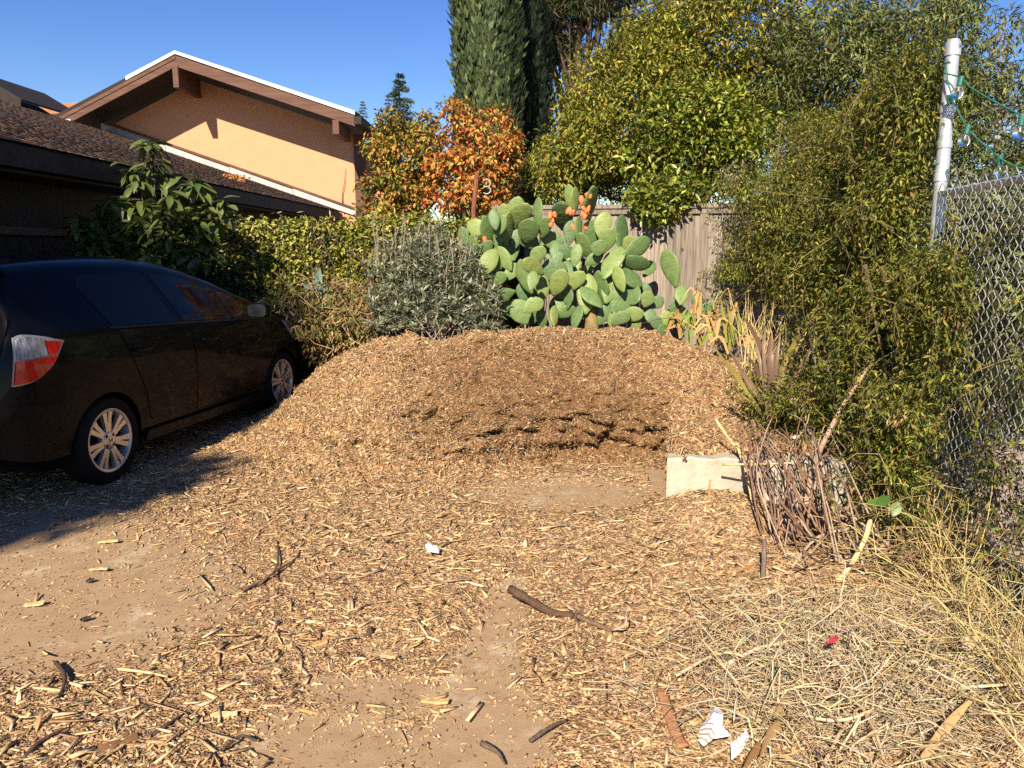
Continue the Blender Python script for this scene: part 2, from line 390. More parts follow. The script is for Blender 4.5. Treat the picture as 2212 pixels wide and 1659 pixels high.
heap = tag(empty('mulch_heap', (0.1, 6.8, 0)), 'big brown heap of wood chip mulch in front of the cactus', 'mulch heap')
dampf = sstep(-1.2, -.3, P[..., 0]+.5*(fbm(p2(X, Y, 3), 3, 7)-.5))*(1-sstep(XL(Y)-.06-1.1*sstep(6.0, 6.7, Y), XL(Y)+.03+.2*sstep(6, 6.7, Y), P[..., 0]+.3*(fbm(p2(X, Y, 4), 3, 9)-.5)*sstep(5.95, 6.3, Y)))*sstep(5.4, 5.8, P[..., 1])*(1-sstep(6.75, 7.35, P[..., 1]+.6*(fbm(p2(X, Y, 4), 3, 8)-.5)))
dcol = np.stack([.84-.20*dampf, .79-.23*dampf, .74-.25*dampf], -1)
hs = put('chip_mound', P, Q[keep], M_damp, heap, dcol.reshape(-1, 3), smooth=True)

def chips(pos, nrm, L, W, T, tilt, col, curl=.0):
    """tapered slivers, 8 verts / 6 quads each"""
    n = len(pos); r = rdir(n); nr = unit(nrm + rdir(n)*tilt[:, None]); a = unit(np.cross(nr, r)); s = np.cross(nr, a)
    L = L[:, None]; W = W[:, None]; T = T[:, None]; tp = (.35+.65*R.random((n, 1))); tq = (.3+.7*R.random((n, 1))); sk = R.normal(0, .18, (n, 1))*L
    p0 = pos-a*L/2; p1 = pos+a*L/2+nr*(R.normal(0, .10, (n, 1))*L)+s*sk*.3
    V = np.stack([p0-s*W/2*tp, p0+s*W/2*tp+a*sk, p0+s*W/2*tp+a*sk+nr*T, p0-s*W/2*tp+nr*T, p1-s*W/2*tq, p1+s*W/2*tq, p1+s*W/2*tq+nr*T*.6, p1-s*W/2*tq+nr*T*.6], 1).reshape(-1, 3)
    F = (np.array([(0, 4, 5, 1), (3, 2, 6, 7), (0, 3, 7, 4), (1, 5, 6, 2), (0, 1, 2, 3), (4, 7, 6, 5)])[None]+(np.arange(n)*8)[:, None, None]).reshape(-1, 4)
    return V, F, np.repeat(col, 8, 0)
def flakes(pos, nrm, L, W, tilt, col):
    """bent plates, 6 verts / 2 quads"""
    n = len(pos); r = rdir(n); nr = unit(nrm + rdir(n)*tilt[:, None]); a = unit(np.cross(nr, r)); s = np.cross(nr, a); L = L[:, None]; W = W[:, None]
    k = R.normal(0, .16, (n, 1))*L
    w0 = .3+.7*R.random((n, 1)); w1 = .3+.7*R.random((n, 1))
    V = np.stack([pos-a*L/2-s*W/2*w0, pos-a*L/2+s*W/2*w0, pos-s*W/2+nr*k, pos+s*W/2+nr*k, pos+a*L/2-s*W/2*w1, pos+a*L/2+s*W/2*w1], 1).reshape(-1, 3)
    F = (np.array([(0, 1, 3, 2), (2, 3, 5, 4)])[None]+(np.arange(n)*6)[:, None, None]).reshape(-1, 4)
    return V, F, np.repeat(col, 6, 0)
def scatter(Pg, Ng, w, n):
    """random points on a grid surface with per-cell weight"""
    a = Pg[:-1, :-1].reshape(-1, 3); bx = Pg[1:, :-1].reshape(-1, 3)-a; by = Pg[:-1, 1:].reshape(-1, 3)-a
    ar = np.linalg.norm(np.cross(bx, by), axis=1)*w[:-1, :-1].ravel(); i = R.choice(len(a), n, p=ar/ar.sum())
    u, v = R.random((n, 1)), R.random((n, 1)); return a[i]+bx[i]*u+by[i]*v, Ng[:-1, :-1].reshape(-1, 3)[i], i
def merge(parts):
    V = np.vstack([p[0] for p in parts]); C = np.vstack([p[2] for p in parts]); F = []; k = 0
    for p in parts: F.append(p[1]+k); k += len(p[0])
    return V, np.vstack(F), C
# the fresh dug face shows finer, damper stuff: fewer large chips there
face = sstep(-.9, -.2, P[..., 0])*(1-sstep(XL(Y)-.05, XL(Y)+.05, P[..., 0]))*sstep(5.6, 5.9, P[..., 1])*(1-sstep(6.7, 7.15, P[..., 1]))
alive = (P[..., 2] > -.004)*(P[..., 0] < 2.36+.165*(P[..., 1]-4.62))*1.0*(1-((P[..., 0] > XL(4.85)-.05) & ((P[..., 1]+.215*(P[..., 0]-.965)) < 4.87)))
vis = alive*np.where(P[..., 1] > 7.75, .25, 1.0)
pn, nn, ci = scatter(P, N, vis*(1-.72*face), 21000); dm1 = (.92-.28*dampf[:-1, :-1].ravel()[ci])[:, None]
c1 = chips(pn+nn*.004, nn, R.gamma(3.0, .010, 21000)+.014, .006+.009*R.random(21000), .002+.003*R.random(21000), .25+.35*R.random(21000), jitcol(21000, CH, CWP, .14, .04)*dm1)
pf, nf, ci = scatter(P, N, vis*(1-.30*face), 60000); dm2 = (.90-.30*dampf[:-1, :-1].ravel()[ci])[:, None]
c2 = flakes(pf+nf*.004, nf, R.gamma(3.0, .0050, 60000)+.006, .004+.008*R.random(60000), .3+.55*R.random(60000), jitcol(60000, CH, CWP, .16, .04)*dm2)
V, F, C = merge([c1]); 
k1 = put('wood_chips', V, F, M_chip, heap, C); k1['kind'] = 'stuff'
k2 = put('wood_flakes', c2[0], c2[1], M_chip, heap, c2[2]); k2['kind'] = 'stuff'

# litter on the driveway
def blob(x, y, p, rx, ry, rot=0):
    dx, dy = x-p[0], y-p[1]; c, s = math.cos(rot), math.sin(rot); a = (dx*c+dy*s)/rx; b = (-dx*s+dy*c)/ry
    return np.exp(-(a*a+b*b)**1.3)
def density(x, y):
    D = .78 + (fbm(p2(x, y, 1.5), 4, 61)-.5)*.9
    D += .35*blob(x, y, (-.6, 4.7), 1.6, .7) + .45*blob(x, y, (1.1, 3.2), .75, 1.6) + .35*blob(x, y, gr(330, 1560), .8, .4) + .2*blob(x, y, gr(750, 1300), .7, .5)
    for q, rx, ry, w in ((gr(40, 1280), 1.05, .85, .75), (gr(100, 1330), .55, .45, .5), (gr(10, 1160), .8, .5, .4), (gr(1250, 1072), .66, .40, 1.0), (gr(1000, 1075), .4, .2, .3),
                         (gr(1075, 1360), .13, .62, .85), (gr(1060, 1600), .16, .35, .85), (gr(800, 1490), .34, .12, .7), (gr(640, 1590), .3, .2, .75), (gr(720, 1620), .16, .15, .5), (gr(850, 1405), .22, .1, .4), (gr(400, 1330), .3, .2, .35), (gr(960, 1640), .3, .2, .5)):
        D -= w*blob(x, y, q, rx, ry, rad(-8))
    return D
def litter_H(x, y):
    D = density(x, y)
    h = np.where(D > .5, (D-.5)*.045, (D-.5)*.08)
    h = h + .125*blob(x, y, (1.22, 4.52), .36, .42) + .03*blob(x, y, (1.5, 3.7), .5, .8) + (fbm(p2(x, y, 16), 3, 71)-.5)*.022
    return np.minimum(h, .2)-.004
NX2, NY2 = 440, 410
X, Y = np.meshgrid(np.linspace(-3.7, 2.75, NX2), np.linspace(1.75, 7.2, NY2), indexing='ij')
Hl = litter_H(X, Y) + (fbm(p2(X, Y, 42), 2, 81)-.5)*.014
PL = np.stack([X, Y, Hl], -1); NL = grid_nrm(PL)
wallmask = ((Y + (X-.965)*.215 > 4.78) & (X > .95)) | (X > 2.36+.165*(Y-4.62))
idx = np.arange(NX2*NY2).reshape(NX2, NY2); Q = quad(idx)
keep = (Hl.ravel()[Q].max(1) > -.006) & (pile_H(X, Y).ravel()[Q].max(1) < .25) & ~wallmask.ravel()[Q].any(1)
lit = put('chip_litter', PL, Q[keep], M_mulch, smooth=True); tag(lit, 'thin brown layer of crushed mulch trodden over the driveway', kind='stuff')
Dn = density(X, Y)*(1-.9*sstep(5.6, 6.6, Y)*sstep(-2.3, -3.0, X))
w = np.clip(Dn, .06, 1.2)**1.25*(~wallmask)*(pile_H(X, Y) < .03)
zfix = lambda p: np.concatenate([p[:, :2], np.maximum(p[:, 2:], .001)], 1)
n1 = 34000
pn, nn, _ = scatter(PL, NL, w, n1); pn = zfix(pn)
sc = np.clip(pn[:, 1]/3.3, .75, 1.2)
c1 = chips(pn+nn*.002, nn, R.gamma(2.2, .0092, n1)+.010, .005+.0105*R.random(n1)**1.3, .001+.002*R.random(n1), .06+.2*R.random(n1)**2, jitcol(n1, CH, CW, .15, .05))
n2 = 125000
pf, nf, _ = scatter(PL, NL, w+.12, n2); pf = zfix(pf)
c2 = flakes(pf+nf*.003, nf, R.gamma(1.8, .0055, n2)+.003, .002+.0095*R.random(n2)**1.7, .08+.28*R.random(n2)**1.6, jitcol(n2, CH, [.20, .26, .22, .14, .08, .04, .03, .03, .015], .17, .05))
n3 = 2600
pl, nl, _ = scatter(PL, NL, w, n3); pl = zfix(pl)
c3 = chips(pl+nl*.006, nl, R.gamma(6, .0095, n3)+.02, .008+.014*R.random(n3), .003+.005*R.random(n3), .08+.3*R.random(n3)**2, jitcol(n3, CH, CW, .14, .04))
V, F, C = merge([c1, c3]); o = put('wood_chips', V, F, M_chip, None, C); tag(o, 'tan wood chips and slivers strewn over the driveway', kind='stuff')
o = put('wood_flakes', c2[0], c2[1], M_chip, None, c2[2]); tag(o, 'small crumbs and flakes of chipped wood among the driveway chips', kind='stuff')

# ================================================================ low concrete retaining wall
wl = tag(empty('retaining_wall', (.965, 4.8, 0)), 'low pale concrete retaining wall half hidden by pruned canes', 'retaining wall')
M_wall = pmat('old_concrete', (.30, .27, .20), (.56, .51, .40), 5, .9, .5, 45, c3=(.34, .31, .25), s3=3, stretch=(1, 1, .6))
def wall_run(p, q, th, ztop, zbot, seed):
    p = np.array(p); q = np.array(q); L = np.linalg.norm(q-p); d = (q-p)/L; nrm = np.array([-d[1], d[0]]); n = max(3, int(L/.035)); m = 12
    if nrm[1] < 0 and abs(d[0]) > .5: nrm = -nrm
    V = []
    for i in range(n+1):
        c = p+d*L*i/n; zt = ztop(i/n) + (vnoise(np.array([[i*.5, seed, 0.]]), seed)[0]-.5)*.022
        prof = [(0, zbot+(zt-zbot)*k/m) for k in range(m)] + [(.0, zt-.012), (.012, zt), (th-.01, zt), (th, zt-.012), (th, zbot)]
        for (o_, z) in prof:
            b = (fbm(np.array([[c[0]*11, c[1]*11, z*11]]), 2, seed)[0]-.5)*.010
            xy = c+nrm*(o_-b if o_ < th/2 else o_); V.append((xy[0], xy[1], z))
    k = m+5
    F = [(i*k+j, (i+1)*k+j, (i+1)*k+j+1, i*k+j+1) for i in range(n) for j in range(k-1)] + [tuple(range(k))[::-1], tuple(range(n*k, n*k+k))]
    return V, F
dw = np.array([math.cos(rad(12.2)), -math.sin(rad(12.2))])
a = np.array([.965, 4.8]); b = a+dw*1.62
b_ = MB(); b_.add(*wall_run(a, b, .14, lambda t: .315+.05*t, -.12, 5)); b_.build('wall_face', M_wall, wl)
r0 = a+np.array([.03+.0, .155]); b_ = MB(); b_.add(*wall_run(r0+np.array([.012, 0]), r0+np.array([.26, 1.2]), -.12, lambda t: .22, -.12, 8)); b_.build('wall_return', M_wall, wl)

# ================================================================ tan house beyond the fence
house = tag(empty('house', (-7.5, 20, 0)), 'tan stucco house with brown gable roof and white trim', 'house')
HY = 20.0
M_tan = pmat('tan_stucco', (.56, .283, .155), (.60, .305, .17), 3, .9, .25, 60)
M_brown = pmat('brown_timber', (.085, .04, .026), (.15, .075, .048), 6, .7, .3, 40, stretch=(.3, 1, 3))
M_dkbrown = pmat('dark_timber', (.018, .012, .009), (.034, .022, .016), 5, .75, .3, 30)
M_white = pmat('white_metal', (.78, .80, .80), (.84, .85, .85), 4, .45)
M_flash = pmat('painted_flashing', (.33, .345, .335), (.42, .43, .42), 3, .5)
M_grey = pmat('grey_metal', (.42, .44, .43), (.52, .54, .53), 6, .5)
wp = [(763, 458), (294, 303), (231, 281), (200, 271)]
apex = np.array([-7.52, 18.8, 5.84]); rR = np.array([-3.57, 18.8, 4.55]); rL = np.array([-10.23, 18.8, 4.52])
def slope_z(x, off=0.0):
    return (apex[2]-(x-apex[0])*(apex[2]-rR[2])/(rR[0]-apex[0]) if x > apex[0] else apex[2]-(apex[0]-x)*(apex[2]-rL[2])/(apex[0]-rL[0])) + off
XR = -3.83
wallp = [(XR, HY, 1.0), (XR, HY, slope_z(XR, -.28)), (apex[0], HY, apex[2]-.28), (-11.0, HY, slope_z(-11.0, -.28)), (-11.0, HY, 1.0)]
m = MB(); m.prism(wallp, (0, .2, 0)); m.build('gable_wall', M_tan, house)
m = MB(); m.box((XR+.004, HY-.05, 0), (XR+.24, HY+.2, slope_z(XR+.1, -.30))); m.build('corner_post', M_brown, house)
m = MB(); m.tube(spline([at(742, 460, HY-.05), at(739, 425, HY-.05), at(744, 395, HY-.05), at(746, 364, HY-.05)], 8), [.012, .011, .010, .009, .008, .007, .006, .005], 4); m.build('dead_vine', M_brown, house)
m = MB(); m.box((XR+.15, HY+.5, 0), (XR+.62, HY+4, slope_z(XR+.4, -.34))); m.build('side_wall', M_tan, house)
m = MB(); m.box((XR+.64, HY+.45, 0), (XR+.76, HY+4, slope_z(XR+.6, -.40))); m.build('end_board', M_dkbrown, house)
# roof slabs
for name, e in (('roof', rR), ('roof', rL)):
    v = (e-apex); v = v/np.linalg.norm(v); e2 = e+v*.02 if e is rR else e + v*1.2
    nv = np.cross(v, (0, 1, 0)); nv = nv if nv[2] > 0 else -nv
    m = MB(); A = apex + np.array([0, .02, 0]); m.prism([A, e2+np.array([0, .02, 0]), e2+np.array([0, .02, 0])+nv*.10, A+np.array([0, 0, .105])], (0, 6, 0)); m.build('roof', M_dkbrown, house)
    # fascia board and white drip edge
    m = MB(); up = np.array([0, 0, 1.0]); 
    m.prism([apex+up*.0, e2+up*0, e2-up*.23, apex-up*.24], (0, -.045, 0)); m.build('fascia', M_brown, house)
    s0 = apex; s1 = rR+v*.02 if e is rR else apex+(rL-apex)*.42
    m = MB(); m.prism([s0+up*.095, s1+up*.105, s1+up*.022, s0+up*.03], (0, -.055, 0)); m.build('drip_edge', M_white, house)
    if e is rL:
        m = MB(); m.prism([apex-up*.02, e2-up*.02, e2-up*.085, apex-up*.085], (0, -.062, 0)); m.build('fascia_strip', M_brown, house)
        m = MB(); m.box((rL[0]+.02, 18.70, rL[2]-.30), (rL[0]+.28, 18.745, rL[2]-.06)); m.build('flashing_end', M_grey, house)
m = MB(); m.box((rR[0]+.0, 18.72, rR[2]-.19), (rR[0]+.17, 24.5, rR[2]-.02)); m.build('gutter', M_dkbrown, house)
# purlin beams carrying the overhang
for bx, wdt, zt, hh in ((apex[0]+.0, .13, apex[2]-.24, .46), (-3.98, .15, slope_z(-3.98, -.24), .31)):
    m = MB(); m.box((bx-wdt/2, 18.70, zt-hh), (bx+wdt/2, HY-.003, zt)); m.build('beam', M_brown, house, bevel=.01)
# soffit
for e in (rR, rL):
    e2 = e if e is rR else e+(e-apex)/np.linalg.norm(e-apex)*1.1
    m = MB(); m.prism([apex-np.array([0, 0, .10]), e2-np.array([0, 0, .10]), e2-np.array([0, 0, .13]), apex-np.array([0, 0, .13])], (0, 1.25, 0)); m.build('soffit', M_dkbrown, house)
# lower wing: eave runs back at x=-4.25
EX, EZ = -4.25, 2.48; TX, TZ = -9.8, 4.36; Y0, Y1 = 1.0, HY-.004
sl = np.array([TX-EX, 0, TZ-EZ]); SL = np.linalg.norm(sl); su = sl/SL; sn = np.array([-su[2], 0, su[0]]); sn = sn if sn[2] > 0 else -sn
m = MB(); a0 = np.array([EX, Y0, EZ]); m.prism([a0, a0+sl, a0+sl-sn*.12, a0-sn*.12], (0, Y1-Y0, 0)); m.build('wing_roof', M_dkbrown, house)
# shingles: overlapping courses, every shingle its own tilted slab, joined
SV = []; SF = []; SCc = []; nsh = 0; course = .145; k = 0
b8 = np.array([(0,0,0),(1,0,0),(1,1,0),(0,1,0),(0,0,1),(1,0,1),(1,1,1),(0,1,1)], float)
f8 = [(4,5,6,7),(0,1,5,4),(1,2,6,5),(3,0,4,7)]
PPs = []
for c in range(int(SL/course)):
    y = 6.0 + R.random()*.1
    while y < Y1-.2:
        w_ = R.uniform(.10, .24); PPs.append((c, y, w_)); y += w_+.006
PPs = np.array(PPs); ns = len(PPs)
base = a0+su*(PPs[:, :1]*course-.03+R.normal(0, .006, (ns, 1)))+np.array([0, 1., 0])*(PPs[:, 1:2]-Y0)
Lc = course*1.5; q = []
for (u, v, w_) in b8:
    q.append(base + su*(Lc*u) + np.array([0, 1., 0])*(PPs[:, 2:3]*v) + sn*(.002+(1-u)*.022+w_*(.008+R.random((ns, 1))*.006 if False else .010)))
SV = np.stack(q, 1).reshape(-1, 3); SF = (np.array(f8)[None]+(np.arange(ns)*8)[:, None, None]).reshape(-1, 4)
SCc = np.repeat(jitcol(ns, [(.12, .08, .065), (.15, .10, .075), (.09, .065, .055), (.18, .11, .075)], None, .18, .04), 8, 0)
s = put('shingles', SV, SF, colmat('shingle', .9, 0, .15, grain=.25, bscale=30), house, SCc); s['kind'] = 'stuff'
# flashing where wing roof meets the tan wall
fl = [np.array([EX+.42, 0, EZ-.11]), np.array([-9.9, 0, TZ+.06])]
for i in range(4):
    A = fl[0]+(fl[1]-fl[0])*i/4; B = fl[0]+(fl[1]-fl[0])*(i+.994)/4
    m = MB(); m.prism([(A[0], HY-.03, A[2]+.0), (B[0], HY-.03, B[2]), (B[0], HY-.03, B[2]+.145), (A[0], HY-.03, A[2]+.12)], (0, -.03, 0)); m.build('flashing', M_flash, house)
m = MB(); A, B = fl; m.prism([(A[0], HY-.02, A[2]+.15), (B[0], HY-.02, B[2]+.17), (B[0], HY-.02, B[2]+.23), (A[0], HY-.02, A[2]+.2)], (0, -.03, 0)); m.build('trim_board', M_brown, house)
m = MB(); m.box((EX-.03, Y0, EZ-.20), (EX+.035, Y1-.1, EZ-.02)); m.build('wing_fascia', M_dkbrown, house)
m = MB(); m.box((EX-.6, Y0, EZ-.24), (EX-.04, Y1-.1, EZ-.215)); m.build('wing_soffit', M_dkbrown, house)
wx = EX-.62
m = MB(); m.box((wx-.2, Y0, 0), (wx-.02, Y1-.2, EZ-.0)); m.build('wing_wall', M_dkbrown, house)
y = 5.4
while y < 12:                                                       # upright siding boards of the dark wall
    m = MB(); m.box((wx-.019, y, 0.02), (wx+R.uniform(.0, .008), y+.188, 1.72)); m.build('siding_board', M_dkbrown, house); y += .2
m = MB(); m.box((wx-.018, 5.4, 1.725), (wx+.06, 16, 1.80)); m.build('ledger_board', M_brown, house)
# orange leaf drift lying on the shingles
V, F, C = clump_leaves([(EX-1.2, 16.0, EZ+.47)], [.28], 90, .07, .04, [(.45, .16, .04), (.5, .22, .05)], hang=0, squash=.12)
o = put('fallen_leaves', V, F, M_leaf, None, C); tag(o, 'small drift of orange fallen leaves on the brown shingle roof', kind='stuff')
# farther roofs of the neighbour seen over the ridge
nb = tag(empty('house', (-15, 27, 0)), 'tan house with orange brown fascia peeping over the ridge at far left', 'house')
A = at(40, 228, 26); B = at(172, 221, 26)
m = MB(); m.prism([A, B, B-np.array([0, 0, .30]), A-np.array([0, 0, .30])], (0, .08, 0)); m.build('fascia', pmat('orange_timber', (.30, .125, .055), (.36, .16, .07), 5, .7), nb)
m = MB(); m.prism([A-np.array([0, -.1, .3]), B-np.array([0, -.1, .3]), B-np.array([0, -.1, 4]), A-np.array([0, -.1, 4])], (0, 3, 0)); m.build('wall', M_tan, nb)
nr = tag(empty('house', (-13, 22, 0)), 'dark eave of a neighbouring roof cut by the left photo edge', 'house')
A = at(-60, 150, 20); B = at(46, 214, 20); up = np.array([0, 0, 1.])
m = MB(); m.prism([A, B, B-up*.05, A-up*.05], (0, 3, 0)); m.build('roof', M_dkbrown, nr)
m = MB(); m.prism([A-up*.052, B-up*.052, B-up*.30, A-up*.33], (0, -.05, 0)); m.build('fascia', M_dkbrown, nr)
m = MB(); C_ = at(30, 230, 20.4); m.prism([A-up*.36+np.array([0, .4, 0]), C_, C_-up*3, A-up*3.4+np.array([0, .4, 0])], (0, 2, 0)); m.build('wall', M_dkbrown, nr)

# ================================================================ wooden fence
fang = rad(-11); fdir = np.array([math.cos(fang), math.sin(fang), 0]); fn = np.array([-fdir[1], fdir[0], 0]); f0 = np.array([2.2, 8.62, 0])
def fpt(s, z, off=0): return f0+fdir*s+fn*off+np.array([0, 0, z])    # s along fence (to the right), off away from the camera
fence = tag(empty('wooden_fence', tuple(fpt(0, .3))), 'weathered grey brown board fence behind the prickly pear', 'fence')
FENZ = 2.045
def mat_board():
    m, t, b, o = nodes('weathered_board'); setp(b, Roughness=.85); b.inputs['Specular IOR Level'].default_value = .2
    tc = t.nodes.new('ShaderNodeTexCoord'); oi = t.nodes.new('ShaderNodeObjectInfo'); ad = t.nodes.new('ShaderNodeVectorMath'); ad.operation = 'ADD'
    sc = t.nodes.new('ShaderNodeVectorMath'); sc.operation = 'SCALE'; sc.inputs['Scale'].default_value = 37; cb = t.nodes.new('ShaderNodeCombineXYZ')
    for i in range(3): t.links.new(oi.outputs['Random'], cb.inputs[i])
    t.links.new(cb.outputs[0], sc.inputs[0]); t.links.new(tc.outputs['Object'], ad.inputs[0]); t.links.new(sc.outputs[0], ad.inputs[1])
    mp = t.nodes.new('ShaderNodeMapping'); mp.inputs['Scale'].default_value = (22, 22, .9); t.links.new(ad.outputs[0], mp.inputs[0])
    n = t.nodes.new('ShaderNodeTexNoise'); n.inputs['Scale'].default_value = 3; n.inputs['Detail'].default_value = 7; n.inputs['Distortion'].default_value = .6; t.links.new(mp.outputs[0], n.inputs['Vector'])
    r = t.nodes.new('ShaderNodeValToRGB'); e = r.color_ramp.elements; e[0].position = .28; e[0].color = (.14, .112, .092, 1); e[1].position = .72; e[1].color = (.38, .315, .255, 1)
    t.links.new(n.outputs['Fac'], r.inputs[0])
    mr = t.nodes.new('ShaderNodeMapRange'); mr.inputs[3].default_value = .62; mr.inputs[4].default_value = 1.15; t.links.new(oi.outputs['Random'], mr.inputs[0])
    # a few round knots
    vo = t.nodes.new('ShaderNodeTexVoronoi'); vo.inputs['Scale'].default_value = 3.2; t.links.new(ad.outputs[0], vo.inputs['Vector'])
    kr = t.nodes.new('ShaderNodeValToRGB'); kr.color_ramp.elements[0].position = .05; kr.color_ramp.elements[0].color = (.45, .38, .33, 1); kr.color_ramp.elements[1].position = .10; kr.color_ramp.elements[1].color = (1, 1, 1, 1)
    t.links.new(vo.outputs['Distance'], kr.inputs[0])
    c = r.outputs[0]
    for s in (mr.outputs[0], kr.outputs[0]):
        mx = t.nodes.new('ShaderNodeMix'); mx.data_type = 'RGBA'; mx.blend_type = 'MULTIPLY'; mx.inputs[0].default_value = 1; t.links.new(c, mx.inputs[6]); t.links.new(s, mx.inputs[7]); c = mx.outputs[2]
    t.links.new(c, b.inputs['Base Color'])
    bp = t.nodes.new('ShaderNodeBump'); bp.inputs['Strength'].default_value = .4; bp.inputs['Distance'].default_value = .006; t.links.new(n.outputs['Fac'], bp.inputs['Height']); t.links.new(bp.outputs[0], b.inputs['Normal']); return m
M_board = mat_board()
s = -2.45; k = 0
while s < .95:
    wd_ = R.uniform(.125, .15); off = R.uniform(-.006, .006)
    m = MB(); p = [fpt(s, .22, off), fpt(s+wd_-.003, .22, off), fpt(s+wd_-.003, FENZ-.03, off), fpt(s, FENZ-.03, off)]
    m.prism(p, fn*.018); m.build('fence_board', M_board, fence); s += wd_
m = MB(); m.prism([fpt(-2.45, FENZ-.026, -.05), fpt(.95, FENZ-.026, -.05), fpt(.95, FENZ+.016, -.05), fpt(-2.45, FENZ+.016, -.05)], fn*.13); m.build('cap_rail', M_board, fence)
m = MB(); m.prism([fpt(-2.45, FENZ-.085, -.034), fpt(.95, FENZ-.085, -.034), fpt(.95, FENZ-.029, -.034), fpt(-2.45, FENZ-.029, -.034)], fn*.026); m.build('top_trim', M_board, fence)
for s in (-1.9, -.2, .62):
    m = MB(); m.prism([fpt(s, .22, -.032), fpt(s+.085, .22, -.032), fpt(s+.085, FENZ-.088, -.032), fpt(s, FENZ-.088, -.032)], fn*.024); m.build('batten', M_board, fence)
m = MB(); m.prism([fpt(-2.45, .6, .03), fpt(.95, .6, .03), fpt(.95, .69, .03), fpt(-2.45, .69, .03)], fn*.04); m.build('back_rail', M_board, fence)
# rusty stake and pale wire ring above the ivy
st = MB(); A = at(1023, 452, 9.35); B = at(1031, 372, 9.35); st.tube([A-np.array([0, 0, .4]), A, B], .028, 8)
o = st.build('garden_stake', pmat('rusty_iron', (.16, .055, .03), (.26, .10, .05), 20, .8, .3)); tag(o, 'rusty red brown stake rising above the fence behind the cactus', 'stake')
c = at(1051, 403, 9.3); rr_ = MB(); M_hook = pmat('dull_wire', (.42, .40, .36), (.5, .48, .44), 9, .6)
for dz in (.04, -.04):
    an = np.linspace(2.6, -2.4, 12); rr_.tube([(c[0]+.045*math.cos(q), c[1], c[2]+dz+.042*math.sin(q)) for q in an], .006, 5)
o = rr_.build('wire_hook', M_hook); tag(o, 'small white curled wire hook shaped like a numeral 3 beside the rusty stake', 'hook')

# ================================================================ ivy covered fence on the left of the cactus
ivy = tag(empty('ivy_hedge', (-2.2, 9.4, 0)), 'yellow green ivy and creeper covering the fence beside the house', 'hedge')
n = 760; C = []
for i in range(n):
    s = R.uniform(-6.3, -2.35); z = R.uniform(.04, 1.0)**.75*1.97
    C.append(fpt(s, z-.06+.025*math.sin(s*5), R.uniform(-.22, -.06)))
IV = [(.25, .26, .035), (.34, .31, .055), (.15, .18, .025), (.42, .36, .08), (.06, .09, .015), (.24, .14, .05)]
V, F, Cc = clump_leaves(C, R.uniform(.09, .155, n), 72000, .046, .036, IV, [.3, .25, .2, .14, .08, .03], hang=.35, cl_dv=.14, shell=.4)
put('ivy_leaves', V, F, M_leaf, ivy, Cc)
m = MB(); m.prism([fpt(-6.8, 0, -.05), fpt(-2.1, 0, -.05), fpt(-2.1, 1.86, -.05), fpt(-6.8, 1.86, -.05)], fn*.03); m.build('backing_boards', M_dkbrown, ivy)
m = MB()
for i in range(60):
    s = R.uniform(-6.4, -2); p = [fpt(s, R.uniform(.2, 1), -.25), fpt(s+R.normal(0, .2), R.uniform(1, 1.6), -.3), fpt(s+R.normal(0, .3), R.uniform(1.7, 1.98), -.22)]
    m.tube(spline(p, 6), .006, 4)
m.build('ivy_stems', M_bark, ivy)
# catkin like pale sprays along the ivy top
V = []; 
pos = np.array([fpt(R.uniform(-6.4, -2), R.uniform(1.45, 2.0), R.uniform(-.45, -.25)) for _ in range(420)])
v, f = diamonds(pos, unit(rdir(420)*.7+np.array([.3, 0, .2])), rdir(420), .085, .016); put('flower_sprays', v, f, M_dry, ivy, np.repeat(jitcol(420, [(.45, .40, .18), (.38, .30, .12)]), 4, 0))

# ================================================================ prickly pear
def pad_mesh(name, seed, bumps=True):
    """obovate flattened pad, 1 long (base at origin, +z), .62 wide, .13 thick, with rows of raised areoles"""
    nu, nv = 26, 15; V = []; rs = np.random.default_rng(seed); lean = rs.normal(0, .05)
    for i in range(nv):
        t = i/(nv-1); z = t; w_ = .31*(math.sin(math.pi*min(1, t**.78*.5+.5*t))**.62 if 0 < t < 1 else 0)*(.72+.5*t)
        w_ = .275*max(0, math.sin(math.pi*(t**1.22)))**.58*(1+.06*math.sin(5*t+seed)); th = .052*(max(0, math.sin(math.pi*t**.9))**.5)+.006
        if i == 0: w_, th = .05, .035
        if i == nv-1: w_, th = .02, .01
        for j in range(nu):
            a = 2*math.pi*j/nu; x = w_*math.copysign(abs(math.cos(a))**.85, math.cos(a)); y = th*math.sin(a)
            if bumps and abs(math.sin(a)) > .15:
                gx_ = x/.075 + (.5 if int(z/.085) % 2 else 0); gz_ = z/.085
                bb = math.exp(-(((gx_-round(gx_))**2+(gz_-math.floor(gz_)-.5)**2)/.05)); y += math.copysign(.012*bb, math.sin(a))
            V.append((x+lean*t*t, y+.05*t*t*math.sin(seed), z))
    F = [(i*nu+j, i*nu+(j+1) % nu, (i+1)*nu+(j+1) % nu, (i+1)*nu+j) for i in range(nv-1) for j in range(nu)]
    F += [tuple(range(nu))[::-1], tuple(range((nv-1)*nu, nv*nu))]
    return raw_mesh(name, V, F, M_pad, None, True)
